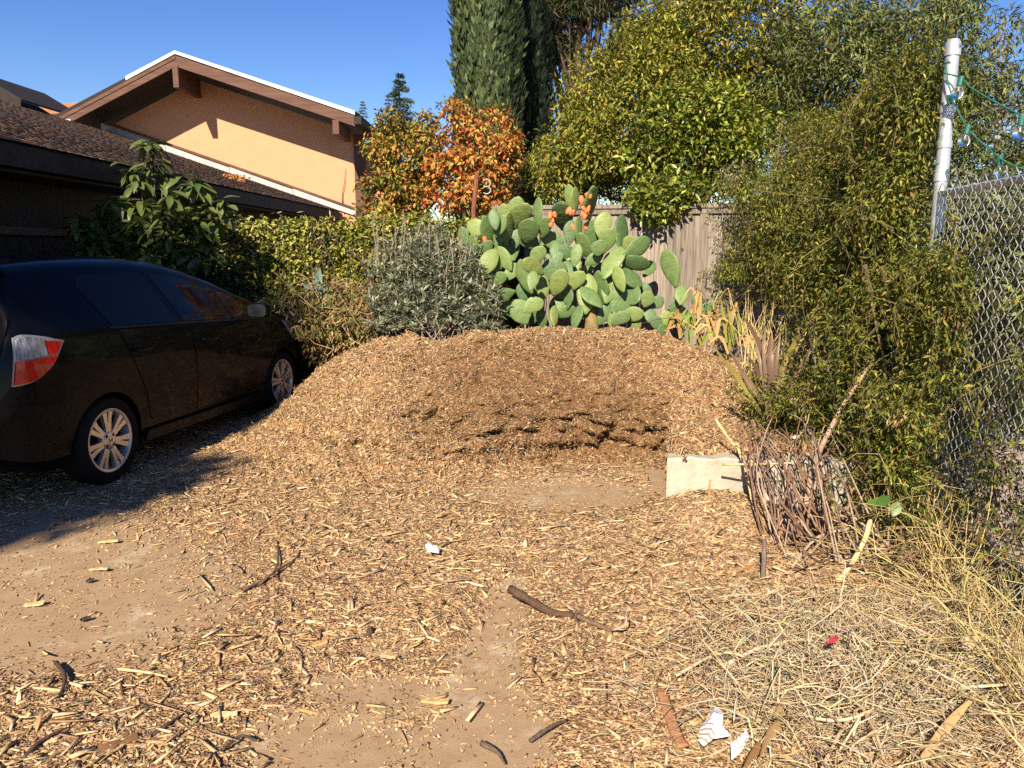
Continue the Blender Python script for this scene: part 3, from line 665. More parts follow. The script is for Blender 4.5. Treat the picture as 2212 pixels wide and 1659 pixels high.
def mat_pad():
    m, t, b, o = nodes('cactus_skin'); setp(b, Roughness=.5); b.inputs['Specular IOR Level'].default_value = .35
    tc = t.nodes.new('ShaderNodeTexCoord'); oi = t.nodes.new('ShaderNodeObjectInfo')
    n = t.nodes.new('ShaderNodeTexNoise'); n.inputs['Scale'].default_value = 5; n.inputs['Detail'].default_value = 6; t.links.new(tc.outputs['Object'], n.inputs['Vector'])
    r = t.nodes.new('ShaderNodeValToRGB'); e = r.color_ramp.elements; e[0].position = 0; e[0].color = (.075, .135, .055, 1); e[1].position = 1; e[1].color = (.215, .27, .08, 1)
    x = e.new(.6); x.color = (.13, .20, .065, 1)
    t.links.new(oi.outputs['Random'], r.inputs[0])
    r2 = t.nodes.new('ShaderNodeValToRGB'); r2.color_ramp.elements[0].position = .35; r2.color_ramp.elements[0].color = (.82, .85, .8, 1); r2.color_ramp.elements[1].position = .7; r2.color_ramp.elements[1].color = (1.12, 1.08, 1.1, 1); t.links.new(n.outputs['Fac'], r2.inputs[0])
    mx = t.nodes.new('ShaderNodeMix'); mx.data_type = 'RGBA'; mx.blend_type = 'MULTIPLY'; mx.inputs[0].default_value = 1; t.links.new(r.outputs[0], mx.inputs[6]); t.links.new(r2.outputs[0], mx.inputs[7])
    # corky scars in a few spots
    n2 = t.nodes.new('ShaderNodeTexNoise'); n2.inputs['Scale'].default_value = 9; n2.inputs['Detail'].default_value = 6; t.links.new(tc.outputs['Object'], n2.inputs['Vector'])
    r3 = t.nodes.new('ShaderNodeValToRGB'); r3.color_ramp.elements[0].position = .66; r3.color_ramp.elements[1].position = .74; t.links.new(n2.outputs['Fac'], r3.inputs[0])
    m2 = t.nodes.new('ShaderNodeMix'); m2.data_type = 'RGBA'; m2.inputs[7].default_value = (.30, .25, .12, 1); t.links.new(r3.outputs[0], m2.inputs[0]); t.links.new(mx.outputs[2], m2.inputs[6])
    vo = t.nodes.new('ShaderNodeTexVoronoi'); vo.inputs['Scale'].default_value = 11; vo.inputs['Randomness'].default_value = .45; t.links.new(tc.outputs['Object'], vo.inputs['Vector'])
    rd = t.nodes.new('ShaderNodeValToRGB'); rd.color_ramp.elements[0].position = .06; rd.color_ramp.elements[0].color = (.8, .8, .8, 1); rd.color_ramp.elements[1].position = .15; rd.color_ramp.elements[1].color = (0, 0, 0, 1); t.links.new(vo.outputs['Distance'], rd.inputs[0])
    m4 = t.nodes.new('ShaderNodeMix'); m4.data_type = 'RGBA'; m4.inputs[7].default_value = (.34, .36, .20, 1); t.links.new(rd.outputs[0], m4.inputs[0]); t.links.new(m2.outputs[2], m4.inputs[6])
    t.links.new(m4.outputs[2], b.inputs['Base Color'])
    bp = t.nodes.new('ShaderNodeBump'); bp.inputs['Strength'].default_value = .14; bp.inputs['Distance'].default_value = .03; bp.invert = True; t.links.new(vo.outputs['Distance'], bp.inputs['Height']); t.links.new(bp.outputs[0], b.inputs['Normal'])
    return m
M_pad = mat_pad()
PADS = [pad_mesh('pad', s) for s in (1, 2, 3, 4, 5)]
M_fruit = pmat('cactus_fruit', (.52, .12, .05), (.62, .26, .08), 6, .5)
def fruit_mesh(name):
    m = MB(); m.lathe([(0.001, 0), (.3, .06), (.42, .3), (.45, .6), (.36, .9), (.3, .98), (.2, .93), (.001, .9)], 10); V, F = m.arr(); return raw_mesh(name, V, F, M_fruit, None, True)
FRUIT = fruit_mesh('fruit')
def crop3(cx, cy): return ((1400+cx*.7233)/1.823, (600+cy*.7233)/1.823)
K3 = .7233/1.823
def place_pad(parent, cx, cy, ln, wd, ang, Y, mesh=None, yaw=None, pitch=None):
    px, py = crop3(cx, cy); c = at(px, py, Y); m_per = Y/FX*1.0
    L = ln*K3*m_per; wp_ = wd*K3*m_per; ratio = min(1, wp_/(L*.55)); sgn = R.choice([-1, 1])
    yw = sgn*math.acos(max(.12, ratio)) if yaw is None else yaw
    pt = R.normal(0, .34) if pitch is None else pitch
    L = L/max(.75, math.cos(pt)); sx = max(1.0, wp_/(L*.55))
    a = rad(ang)
    Mr = Matrix.Rotation(-a if False else a, 4, 'Y') @ Matrix.Rotation(pt, 4, 'X') @ Matrix.Rotation(yw, 4, 'Z')
    Mx = Matrix.Translation(Vector(c-np.array(parent.location))) @ Mr @ Matrix.Diagonal((L*sx, L, L, 1)) @ Matrix.Translation((0, 0, -.5))
    return link('pad', mesh or PADS[R.integers(5)], parent, Mx)
cac = tag(empty('prickly_pear', tuple(at(1285, 700, 8.0)*np.array([1, 1, 0]) + np.array([0, 0, .4]))), 'large prickly pear cactus with green pads and orange fruit before the fence', 'cactus')
big = [(870,330,150,100,10),(805,345,110,60,10),(755,365,100,60,-10),(990,320,130,45,0),(660,410,105,85,-70),(718,430,140,60,-10),(778,480,95,50,5),(825,420,170,48,5),(785,400,110,60,20),(890,345,130,75,20),
(1165,245,120,50,-10),(1195,260,120,45,0),(1280,270,150,55,0),(1125,350,150,80,-10),(940,430,110,110,10),(950,480,120,80,-50),(1065,475,120,80,110),(870,470,90,60,0),(985,560,100,75,20),(1100,550,110,70,0),(1140,540,75,70,0),
(1215,410,110,40,5),(1245,510,130,60,-25),(1300,440,130,100,-20),(1340,400,130,90,0),(1365,480,120,90,10),(1320,520,75,85,0),(1445,440,160,65,10),(1530,520,150,80,62),(1490,500,80,70,30),(1390,600,170,80,25),(1520,600,160,75,105),
(1590,630,90,70,30),(1490,680,150,70,130),(1435,690,130,60,-20),(1290,580,90,60,50),(720,600,150,90,30),(700,530,110,60,40),(810,580,130,70,-30),(640,510,110,50,-15),(590,470,110,60,-10),(760,620,90,70,20),(970,620,120,70,-50),
(1075,640,130,120,80),(920,680,170,80,-25),(965,700,90,60,15),(800,775,130,70,-105),(1020,740,115,65,0),(1105,710,130,95,20),(1165,660,120,80,-10),(1260,770,190,110,5),(1285,790,130,60,-45),(1340,740,170,60,-5),(1385,750,130,90,20),
(1440,815,130,110,35),(1160,790,110,45,5),(960,830,110,80,50),(980,870,110,70,10),(900,870,130,110,-30),(1080,890,100,40,0),(1015,910,120,50,5),(1140,870,110,60,70),(1200,900,120,50,10),(1350,880,110,70,20),(1395,910,100,50,-10),
(1500,760,110,100,120),(1590,800,80,70,20),(1560,740,110,70,110),(1640,820,80,60,60),(1520,950,80,60,20),(1500,880,110,80,60),(770,690,100,60,60),(1190,700,120,80,30),(910,770,100,60,-20),(1250,650,80,60,40),
(1030,410,100,60,15),(1170,440,120,70,10),(850,650,100,70,40),(1400,690,110,80,50),(1440,900,100,70,50),(840,860,100,60,-40),(1200,560,110,60,10)]
for (cx, cy, ln, wd, an) in big:
    low = (cy-250)/700; side = abs(cx-1150)/500
    Yp = 8.28-.42*low+.12*side+R.normal(0, .13)
    place_pad(cac, cx, cy, ln*1.16, wd*1.12, an, min(8.45, Yp))
for (cx, cy, ln, wd, an) in [(1275, 880, 130, 95, 0), (1255, 800, 150, 100, 5), (1100, 850, 150, 70, 15), (1390, 850, 150, 80, 25), (960, 790, 150, 90, -20), (1180, 600, 160, 110, 0), (1050, 520, 140, 100, -5), (1300, 560, 150, 100, 10), (850, 520, 140, 90, -10), (1450, 560, 140, 90, 30), (780, 560, 130, 80, -25), (1130, 720, 160, 110, 5)]:
    place_pad(cac, cx, cy, ln, wd, an, 8.42+R.normal(0, .06), yaw=R.normal(0, .3))     # the older inner pads
tk = MB(); b0 = at(*crop3(1285, 965), 8.05); tk.tube(spline([b0-np.array([0, 0, .12]), b0+np.array([0, 0, .08]), at(*crop3(1270, 850), 8.1)], 6), [.07, .075, .075, .07, .065, .06], 10); tk.build('woody_trunk', pmat('cactus_cork', (.16, .11, .05), (.30, .22, .09), 12, .9, .6), cac, smooth=True)
fr = [(1060,345),(1050,365),(1072,370),(1045,395),(1062,390),(1235,270),(1265,240),(1292,242),(1170,325),(1182,330),(1245,310),(1258,325),(1268,305),(1250,345),(1240,335),(1262,345),(1255,405),(1185,410),(1275,235),(1160,318),(705,478),(1095,915),(1230,258),(1085,340)]
for (cx, cy) in fr:
    c = at(*crop3(cx, cy), 8.2+R.normal(0, .05)); L = R.uniform(.065, .085)
    Mx = Matrix.Translation(Vector(c-np.array(cac.location))) @ Euler((R.normal(0, .3), R.normal(0, .35), R.uniform(0, 6))).to_matrix().to_4x4() @ Matrix.Diagonal((L*.75, L*.75, L, 1)) @ Matrix.Translation((0, 0, -.5))
    link('fruit', FRUIT, cac, Mx)
sm = tag(empty('prickly_pear', tuple(at(1500, 700, 7.9)*np.array([1, 1, 0])+np.array([0, 0, .4]))), 'small straggling prickly pear with one tall lone pad right of the large one', 'cactus')
for (cx, cy, ln, wd, an) in [(1720,630,215,80,-14),(1860,812,95,66,12),(1775,775,110,85,10),(1905,860,105,70,50),(1780,890,100,75,10),(1670,985,115,62,2),(1690,910,90,90,60),(1820,925,90,60,80),(1600,890,75,65,0),(1745,850,100,80,-20),(1640,930,80,70,-30)]:
    place_pad(sm, cx, cy, ln, wd, an, 7.75+R.normal(0, .09), pitch=R.normal(0, .15))

# ================================================================ generic bushes and trees
def bush(name, label, cat, base, C, rr, nl, L, W, pal, w=None, mat=None, group=None, trunk_r=.03, nends=14, leafname='leaves', stems='stems', **k):
    t = tag(empty(name, tuple(base)), label, cat, group)
    V, F, Cc = clump_leaves(C, rr, nl, L, W, pal, w, **k); put(leafname, V, F, mat or M_leaf, t, Cc)
    top = np.mean(C, 0); ends = [C[i] for i in R.choice(len(C), min(nends, len(C)), replace=False)]
    limb_tree(base, top, ends, trunk_r, M_bark, t, stems); return t
def ell(n, c, r, shell=.5, zmin=None):
    d = rdir(n)*(shell+(1-shell)*R.random((n, 1))**.6); P = np.array(c)+d*np.array(r)
    if zmin is not None: P[:, 2] = np.maximum(P[:, 2], zmin+R.random(n)*.2)
    return P
# the large yellow-green tree over the fence
G1 = [(.20, .21, .028), (.29, .265, .038), (.135, .16, .02), (.40, .32, .055), (.06, .085, .013), (.34, .20, .06)]
G1w = [.3, .25, .2, .12, .1, .03]
C = np.vstack([ell(150, at(1390, 260, 10.6), (1.0, 1.2, 1.02), .55), ell(60, at(1530, 110, 10.8), (1.0, 1.1, .8), .5), ell(42, at(1245, 330, 10.3), (.36, .6, .6), .5), ell(60, at(1650, 40, 10.6), (1.1, 1, .8), .5), ell(26, at(1420, 100, 10.8), (.5, .7, .45), .4), ell(46, at(1690, 260, 10.2), (.75, .6, .8), .3)])
bush('broadleaf_tree', 'tall dense yellow green tree rising over the board fence', 'tree', (1.75, 10.6, 0), C, R.uniform(.2, .38, len(C)), 72000, .075, .026, G1, G1w, trunk_r=.12, nends=40, leafname='crown', stems='trunk', hang=.25, squash=.9)
# brighter rounder shrub hanging over the fence top
C = np.vstack([ell(70, at(1490, 300, 9.5), (.72, .5, .55), .5), ell(22, at(1450, 420, 9.0), (.5, .35, .16), .4), ell(14, at(1420, 440, 8.7), (.28, .18, .1), .3), ell(30, at(1580, 300, 9.4), (.5, .5, .7), .5)])
bush('overhanging_shrub', 'bright green shrub spilling over the fence top and shading its boards', 'shrub', (2.2, 9.5, 0), C, R.uniform(.16, .27, len(C)), 15500, .078, .036, [(.17, .20, .022), (.22, .24, .03), (.09, .13, .015), (.30, .28, .05), (.05, .08, .012)], [.3, .25, .2, .15, .1], M_gloss, trunk_r=.06, nends=25, hang=.15)
# autumn shrub in two halves
C = np.vstack([ell(42, at(880, 330, 11.2), (.45, .4, .75), .45), ell(20, at(850, 420, 11.0), (.4, .4, .35), .4)])
bush('autumn_tree', 'small tree turning green to orange beside the tan house', 'tree', (-1.5, 11.2, 0), C, R.uniform(.12, .24, len(C)), 9500, .070, .038, [(.15, .17, .03), (.48, .24, .05), (.38, .27, .05), (.22, .21, .04), (.48, .15, .03)], [.34, .22, .18, .18, .08], trunk_r=.05, nends=30, leafname='crown', stems='trunk', hang=.4)
C = np.vstack([ell(70, at(1040, 325, 11.0), (.68, .45, .76), .35), ell(20, at(1000, 420, 10.8), (.6, .4, .25), .4)])
bush('autumn_tree', 'small tree with orange and red autumn leaves below the cypress', 'tree', (-.4, 11.0, 0), C, R.uniform(.10, .20, len(C)), 8800, .072, .038, [(.52, .22, .05), (.50, .13, .04), (.52, .34, .08), (.20, .20, .04), (.40, .10, .05)], [.27, .18, .25, .22, .08], trunk_r=.05, nends=34, leafname='crown', stems='trunk', hang=.4)
# Italian cypresses
def cypress(x, y, r, h, label, pal, n, blunt=.9, z0=.5):
    t = tag(empty('cypress_tree', (x, y, 0)), label, 'tree', 'cypresses')
    z = z0+(h-z0)*R.random(n)**.9; tt = (z-z0)/(h-z0); a = R.random(n)*2*math.pi
    prof = r*np.minimum(1, ((1-tt)*3.2)**.55)*np.minimum(1, .6+tt*3); fl = 1+.16*np.sin(a*5+z*1.3)+.10*np.sin(a*11-z*2.1)+.12*(vnoise(np.stack([a*3, z*1.8, a*0], -1), 5)-.5)
    q = prof*fl*(.80+.22*R.random(n)); pos = np.stack([x+q*np.cos(a), y+q*np.sin(a), z], -1)
    ax = unit(np.stack([np.cos(a)*.35, np.sin(a)*.35, np.ones(n)], -1)+rdir(n)*.45); nr = np.stack([np.cos(a), np.sin(a), a*0], -1)+rdir(n)*.5
    V, F = diamonds(pos, ax, nr, .26*(.6+.7*R.random(n)), .10); put('crown', V, F, M_leaf, t, np.repeat(jitcol(n, pal, None, .25), 4, 0))
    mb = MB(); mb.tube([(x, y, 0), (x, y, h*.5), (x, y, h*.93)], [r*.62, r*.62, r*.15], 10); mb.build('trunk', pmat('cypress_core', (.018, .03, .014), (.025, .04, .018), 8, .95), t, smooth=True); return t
CYP = [(.11, .145, .06), (.075, .105, .045), (.15, .18, .075), (.05, .075, .032)]
A = at(1051, 250, 22.5); cypress(A[0]+.02, 22.5, .80, 11.6, 'tall pale green cypress column behind the autumn tree', CYP, 26000)
A = at(1140, 250, 24.5); cypress(A[0]+.12, 24.5, .52, 9.55, 'darker cypress standing close behind the pale tall one', [(.02, .034, .018), (.015, .025, .013), (.028, .042, .022)], 14000)
A = at(1122, 250, 26.5); cypress(A[0]+.02, 26.5, .42, 11.6, 'slender dark cypress between the other two, its top cut by the frame', [(.02, .034, .018), (.015, .025, .013), (.028, .042, .022)], 9000)
# conifers farther off
def conifer(px, py, Y, h, r, label, pal, n, name='pine_tree', droop=-.25, z0=1.0, whorls=14, loose=.5):
    A = at(px, py, Y); top = A[2]; t = tag(empty(name, (A[0], Y, 0)), label, 'tree', 'distant conifers')
    P_ = []; AX = []; per = n//(whorls*7); mb = MB(); mb.tube([(A[0], Y, 0), (A[0], Y, top)], [r*.09, r*.01], 7)
    for i in range(whorls):
        z = top-h*((i+.4)/whorls); rl = r*((i+.7)/whorls)**.8
        for j in range(7):
            a = R.random()*6.28; e = np.array([math.cos(a), math.sin(a), droop+R.normal(0, .12)]); s = R.random(per)**.7
            L_ = rl*R.uniform(.6, 1.15); p = np.array([A[0], Y, z])+e*L_*s[:, None]+R.normal(0, rl*.10+.03, (per, 3))*np.array([1, 1, loose]); P_.append(p); AX.append(unit(e+rdir(per)*.7))
            mb.tube([(A[0], Y, z), np.array([A[0], Y, z])+e*L_], [r*.02, r*.004], 4)
    P_ = np.vstack(P_); AX = np.vstack(AX); nn_ = len(P_)
    V, F = diamonds(P_, AX, rdir(nn_), r*.13*(.6+.8*R.random(nn_)), r*.035); put('crown', V, F, M_leaf, t, np.repeat(jitcol(nn_, pal, None, .25), 4, 0)); mb.build('trunk', M_bark, t); return t
BL = [(.075, .105, .075), (.06, .085, .06), (.10, .13, .09)]
conifer(862, 158, 48, 4.5, 1.5, 'blue green pine top rising beyond the autumn tree', BL, 6500)
conifer(783, 218, 62, 2.8, .75, 'small distant pine top just right of the house gable', BL, 2600)
conifer(838, 205, 55, 3, .8, 'shorter blue pine left of the larger one', BL, 2600)
C = np.vstack([ell(90, at(1230, 0, 27), (1.15, 1.2, 1.9), .4), ell(50, at(1310, -40, 27), (1.3, 1.2, 1.2), .4), ell(25, at(1185, 70, 27), (.55, .6, 1.0), .4)])
bush('redwood_tree', 'dark shaggy redwood crown between the cypress and the yellow green tree', 'tree', (2.3, 27, 0), C, R.uniform(.2, .45, len(C)), 15000, .28, .045, [(.035, .05, .018), (.05, .06, .02), (.025, .036, .014), (.09, .06, .03)], None, trunk_r=.3, nends=40, leafname='crown', stems='trunk', hang=.7)
# pale shrubs between cypress foot and the tree
C = np.vstack([ell(26, at(1165, 400, 12), (.35, .4, .5), .4)])
bush('background_shrub', 'thin olive shrub between the autumn tree and the yellow green tree', 'shrub', (.4, 12, 0), C, R.uniform(.13, .22, len(C)), 3000, .07, .028, [(.13, .14, .03), (.2, .19, .05), (.08, .1, .02)], None, trunk_r=.04)
# feathery blue-green tree at top right
C = np.vstack([ell(70, at(1960, 150, 9.2), (1.0, .9, .75), .35), ell(40, at(1800, 130, 9.6), (.9, .8, .75), .4), ell(34, at(2160, 250, 8.6), (.75, .7, .75), .4), ell(14, at(2010, 30, 9.0), (.5, .4, .38), .3), ell(40, at(2130, 420, 8.4), (.8, .6, .8), .4)])
bush('feathery_tree', 'feathery grey green tree with airy twigs behind the galvanised post', 'tree', (4.6, 9.2, 0), C, R.uniform(.17, .34, len(C)), 34000, .085, .021, [(.11, .14, .045), (.15, .17, .05), (.07, .095, .03), (.20, .19, .06)], None, trunk_r=.09, nends=60, leafname='crown', stems='trunk', hang=.35)
# bare reddish twig tree in the far top right
tw = tag(empty('bare_tree', (12.4, 21, 0)), 'bare reddish twiggy treetop against the sky at far upper right', 'tree')
mb = MB(); b0 = at(2155, 330, 21); tp = at(2168, 38, 21); mb.tube(spline([b0-np.array([0, 0, 4]), b0, tp], 8), np.linspace(.09, .008, 8), 5)
for i in range(90):
    f = R.random()**.8; s = b0*(1-f)+tp*f; L_ = R.uniform(.2, .75)*(1.15-f); a = R.random()*6.28; e = s+np.array([math.cos(a)*L_*.8, math.sin(a)*L_*.8, L_*.8]); mb.tube(spline([s, s*.5+e*.5-np.array([0, 0, .06]), e], 4), [.011, .008, .006, .003], 4)
mb.build('twigs', pmat('pale_twig', (.30, .20, .18), (.42, .30, .27), 5, .8), tw)

# ================================================================ avocado: every drooping leaf a part
av = tag(empty('avocado_tree', (-3.55, 8.9, 0)), 'young avocado tree with drooping dark leaves beside the brown wall', 'tree')
def big_leaf(name, seed):
    rs = np.random.default_rng(seed); V = []; n = 7; dr = rs.uniform(.15, .45)
    for i in range(n):
        t = i/(n-1); w_ = .19*math.sin(math.pi*min(1, t*.93+.035))**.9; z = -dr*t*t
        V += [(t, -w_, z+.05*w_/.19+.02*math.sin(t*9+seed)), (t, 0, z-.02), (t, w_, z+.05*w_/.19+.02*math.cos(t*8+seed))]
    F = [(3*i+a, 3*i+a+1, 3*i+a+4, 3*i+a+3) for i in range(n-1) for a in (0, 1)]
    return raw_mesh(name, V, F, M_av, None, True)
def objleaf(name, c1, c2, rough=.4, spec=.4, tr=.22):
    m, t, b, o = nodes(name); setp(b, Roughness=rough); b.inputs['Specular IOR Level'].default_value = spec
    oi = t.nodes.new('ShaderNodeObjectInfo'); r = t.nodes.new('ShaderNodeValToRGB'); r.color_ramp.elements[0].color = rgba(c1); r.color_ramp.elements[1].color = rgba(c2); t.links.new(oi.outputs['Random'], r.inputs[0])
    t.links.new(r.outputs[0], b.inputs['Base Color']); tr_ = t.nodes.new('ShaderNodeBsdfTranslucent'); ms = t.nodes.new('ShaderNodeMixShader'); ms.inputs[0].default_value = tr
    t.links.new(r.outputs[0], tr_.inputs[0]); t.links.new(b.outputs[0], ms.inputs[1]); t.links.new(tr_.outputs[0], ms.inputs[2]); t.links.new(ms.outputs[0], o.inputs[0]); return m
M_av = objleaf('avocado_leaf', (.06, .095, .022), (.15, .18, .05))
AVL = [big_leaf('leaf', s) for s in range(4)]
tips = [(318, 310, 8.7), (330, 350, 8.7), (300, 390, 8.6), (350, 385, 8.8), (395, 390, 8.7), (420, 410, 8.8), (425, 400, 8.6), (370, 430, 8.5), (310, 440, 8.5), (265, 455, 8.4), (250, 500, 8.4), (175, 490, 8.3), (170, 470, 8.3), (195, 500, 8.3), (215, 530, 8.3), (240, 440, 8.4), (300, 480, 8.3), (360, 510, 8.3), (200, 520, 8.3), (290, 520, 8.4), (340, 500, 8.4), (400, 470, 8.5),
        (440, 455, 8.6), (478, 440, 8.6), (465, 470, 8.6), (440, 510, 8.5), (380, 540, 8.4), (330, 560, 8.3), (275, 560, 8.3), (420, 560, 8.4), (285, 370, 8.7), (350, 460, 8.3), (230, 470, 8.5)]
mb = MB(); root = np.array([-3.5, 8.6, 0]); crown = at(345, 560, 8.6); mb.tube(spline([root, (root+crown)/2+np.array([.05, 0, 0]), crown], 8), np.linspace(.05, .035, 8), 7)
loc = np.array(av.location)
nind = 0; more = []
tips = tips + [(300, 450, 8.5), (340, 480, 8.5), (380, 500, 8.5), (420, 480, 8.5), (450, 520, 8.5), (310, 520, 8.5), (360, 560, 8.4), (410, 540, 8.4), (280, 545, 8.4), (240, 530, 8.3), (460, 560, 8.4), (330, 590, 8.3), (400, 590, 8.3)]
for (px, py, Y) in tips:
    e = at(px, py, Y); b0 = crown*(.65)+np.array([e[0], e[1], crown[2]+.2])*.35; mb.tube(spline([crown-np.array([0, 0, .1]), b0, e], 6), np.linspace(.022, .006, 6), 5)
    for q in range(16):
        a = R.random()*6.28; up = R.uniform(-.9, .35); d = Vector((math.cos(a), math.sin(a), up)).normalized(); Lf = R.uniform(.15, .25)
        M3 = d.to_track_quat('X', 'Z').to_matrix().to_4x4(); Mx = Matrix.Translation(Vector(e-loc+R.normal(0, .035, 3))) @ M3 @ Matrix.Rotation(R.normal(0, .3), 4, 'X') @ Matrix.Diagonal((Lf, Lf*.95, Lf, 1))
        if q < 8 and nind < 300: link('leaf', AVL[R.integers(4)], av, Mx); nind += 1
        else: more.append((Mx, AVL[R.integers(4)]))
mb.build('trunk', M_bark, av, smooth=True)
Vs = []; Fs = []; k = 0
for Mx, me in more:
    n_ = len(me.vertices); v = np.empty(n_*3, np.float32); me.vertices.foreach_get('co', v); v = v.reshape(-1, 3); Mn = np.array(Mx); Vs.append(v @ Mn[:3, :3].T+Mn[:3, 3]); f = np.array([p.vertices[:] for p in me.polygons])+k; Fs.append(f); k += n_
o = link('leaves', raw_mesh('leaves', np.vstack(Vs), np.vstack(Fs), objleaf('avocado_inner_leaf', (.07, .10, .024), (.12, .15, .04)), None, True), av); o['kind'] = 'stuff'
# dark low shrubs in the shade behind the car
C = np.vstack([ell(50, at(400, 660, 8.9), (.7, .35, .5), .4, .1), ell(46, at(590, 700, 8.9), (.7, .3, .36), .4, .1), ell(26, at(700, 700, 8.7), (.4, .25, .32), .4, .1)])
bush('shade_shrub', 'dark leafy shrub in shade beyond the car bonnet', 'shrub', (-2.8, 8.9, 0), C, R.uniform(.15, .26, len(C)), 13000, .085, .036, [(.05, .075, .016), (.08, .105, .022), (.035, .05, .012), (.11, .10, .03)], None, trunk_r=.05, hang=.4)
ag = tag(empty('agave', (-2.25, 8.35, .25)), 'small blue grey agave leaves among the dark shrubs', 'agave')
for k_, (tx, ty) in enumerate([(690, 572), (655, 610), (736, 640), (712, 618), (648, 640)]):
    b0 = at(688, 668, 8.35); e = at(tx, ty, 8.25+R.normal(0, .06)); V = []; F = []; nseg = 6; side = unit(np.cross(e-b0, [0, 1, .2]))
    for i in range(nseg+1):
        t = i/nseg; c = b0*(1-t)+e*t+np.array([0, 0, .05*math.sin(math.pi*t)]); w_ = .045*(math.sin(math.pi*(.25+.75*t))**.8 if t < 1 else 0)+.002; V += [c-side*w_+np.array([0, -.02, 0]), c, c+side*w_+np.array([0, -.02, 0])]
    F = [(3*i+a, 3*i+a+1, 3*i+a+4, 3*i+a+3) for i in range(nseg) for a in (0, 1)]
    put('leaf', V, F, pmat('agave_leaf', (.15, .20, .16), (.23, .29, .23), 6, .5) if k_ == 0 else bpy.data.materials['agave_leaf'], ag, smooth=True)
# dry brown undergrowth left of the heap
und = tag(empty('dry_bush', (-1.6, 8.3, 0)), 'tangled dry brown undergrowth behind the left end of the heap', 'bush')
C = np.vstack([ell(70, at(730, 690, 8.35), (.62, .35, .34), .3, .05), ell(26, at(800, 700, 8.1), (.35, .3, .25), .3, .1)])
V, F, Cc = clump_leaves(C, R.uniform(.1, .2, len(C)), 9000, .075, .02, [(.30, .19, .08), (.22, .14, .06), (.15, .16, .04), (.38, .26, .12), (.11, .14, .03)], None, hang=.5); put('leaves', V, F, M_dry, und, Cc)
mb = MB()
for i in range(220):
    c = C[R.integers(len(C))]; mb.tube(spline([c-np.array([0, 0, .2]), c+R.normal(0, .1, 3), c+np.array([R.normal(0, .2), R.normal(0, .1), R.uniform(.02, .28)])], 5), [.004, .004, .003, .003, .002], 3, False)
mb.build('stems', pmat('dry_stem', (.28, .17, .08), (.42, .29, .15), 6, .8), und)

# ================================================================ grey-green shrub with dry flower stalks
gs = tag(empty('lavender_shrub', tuple(at(930, 740, 7.95)*np.array([1, 1, 0])+np.array([0, 0, .3]))), 'grey green shrub bristling with dry flower stalks left of the cactus', 'shrub')
sp = []; PV = []; mb = MB(); tones = [(.24, .26, .16), (.32, .33, .22), (.16, .19, .11), (.40, .40, .29)]
pa = []; px_ = []; pn_ = []
for i in range(640):
    px = R.uniform(795, 1085); fy = R.random(); py = 490+fy*225
    if py < np.interp(px, [800, 840, 900, 960, 1010, 1050, 1085], [600, 540, 500, 505, 540, 620, 660])+R.normal(0, 26): continue
    e = at(px, py, 8.15-.55*fy+R.normal(0, .08)); nl = 15; a = R.random(nl)*6.28; el = R.uniform(-.2, 1.1, nl)
    d = np.stack([np.cos(a)*np.cos(el), np.sin(a)*np.cos(el), np.sin(el)], -1); pa.append(np.repeat(e[None], nl, 0)+d*.01); px_.append(d); pn_.append(np.array([0, 0, 1])+rdir(nl)*.4)
    if i % 2 == 0:
        r0 = np.array([e[0]*.6+(-.82)*.4, 8.05, .35]); mb.tube(spline([r0, (r0+e)/2+np.array([0, 0, -.05]), e], 5), [.012, .01, .008, .006, .004], 4, False)
pa = np.vstack(pa); px_ = np.vstack(px_); pn_ = np.vstack(pn_); nn_ = len(pa); Ls = R.uniform(.055, .11, nn_)
V, F = leaves(pa, px_, pn_, Ls, Ls*.24, .1, .2); put('leaves', V, F, M_leaf, gs, np.repeat(jitcol(nn_, tones, None, .16), 5, 0))
mb.build('stems', pmat('grey_stem', (.22, .18, .14), (.40, .34, .28), 6, .85), gs, smooth=True)
mb = MB(); SVv = []
for i in range(52):
    px = R.uniform(795, 1030); b0 = at(px, R.uniform(560, 640), 8.0+R.normal(0, .12)); h = R.uniform(.25, .58)*(1.0 if px < 960 else .75)
    tp = b0+np.array([R.normal(0, .06), R.normal(0, .04), h]); mb.tube(spline([b0, (b0+tp)/2+R.normal(0, .015, 3), tp], 6), [.003, .003, .003, .0045, .005, .002], 4, False)
    m_ = 20; f = .45+.55*R.random(m_); SVv.append(b0*(1-f[:, None])+tp*f[:, None])
mb.build('flower_stalks', pmat('dry_stalk', (.22, .19, .145), (.33, .29, .23), 30, .9), gs)
SVv = np.vstack(SVv); nn_ = len(SVv); V, F = diamonds(SVv, unit(rdir(nn_)+np.array([0, 0, .5])), rdir(nn_), .024, .006); put('seed_heads', V, F, M_dry, gs, np.repeat(jitcol(nn_, [(.27, .23, .18), (.36, .31, .25)], None, .15), 4, 0))
mb = MB()
for i in range(34):
    b0 = np.array([R.uniform(-1.15, -.45), 7.7, .62]); a = R.uniform(-1.5, 1.5); L_ = R.uniform(.25, .6); e = b0+np.array([math.sin(a)*L_, -R.uniform(0, .25), abs(math.cos(a))*L_*.7+.02]); mb.tube(spline([b0, (b0+e)/2+np.array([0, 0, -.07]), e], 6), np.linspace(.008, .003, 6), 4, False)
mb.build('bare_twigs', pmat('pale_bare_twig', (.38, .30, .22), (.52, .43, .33), 12, .85), gs)

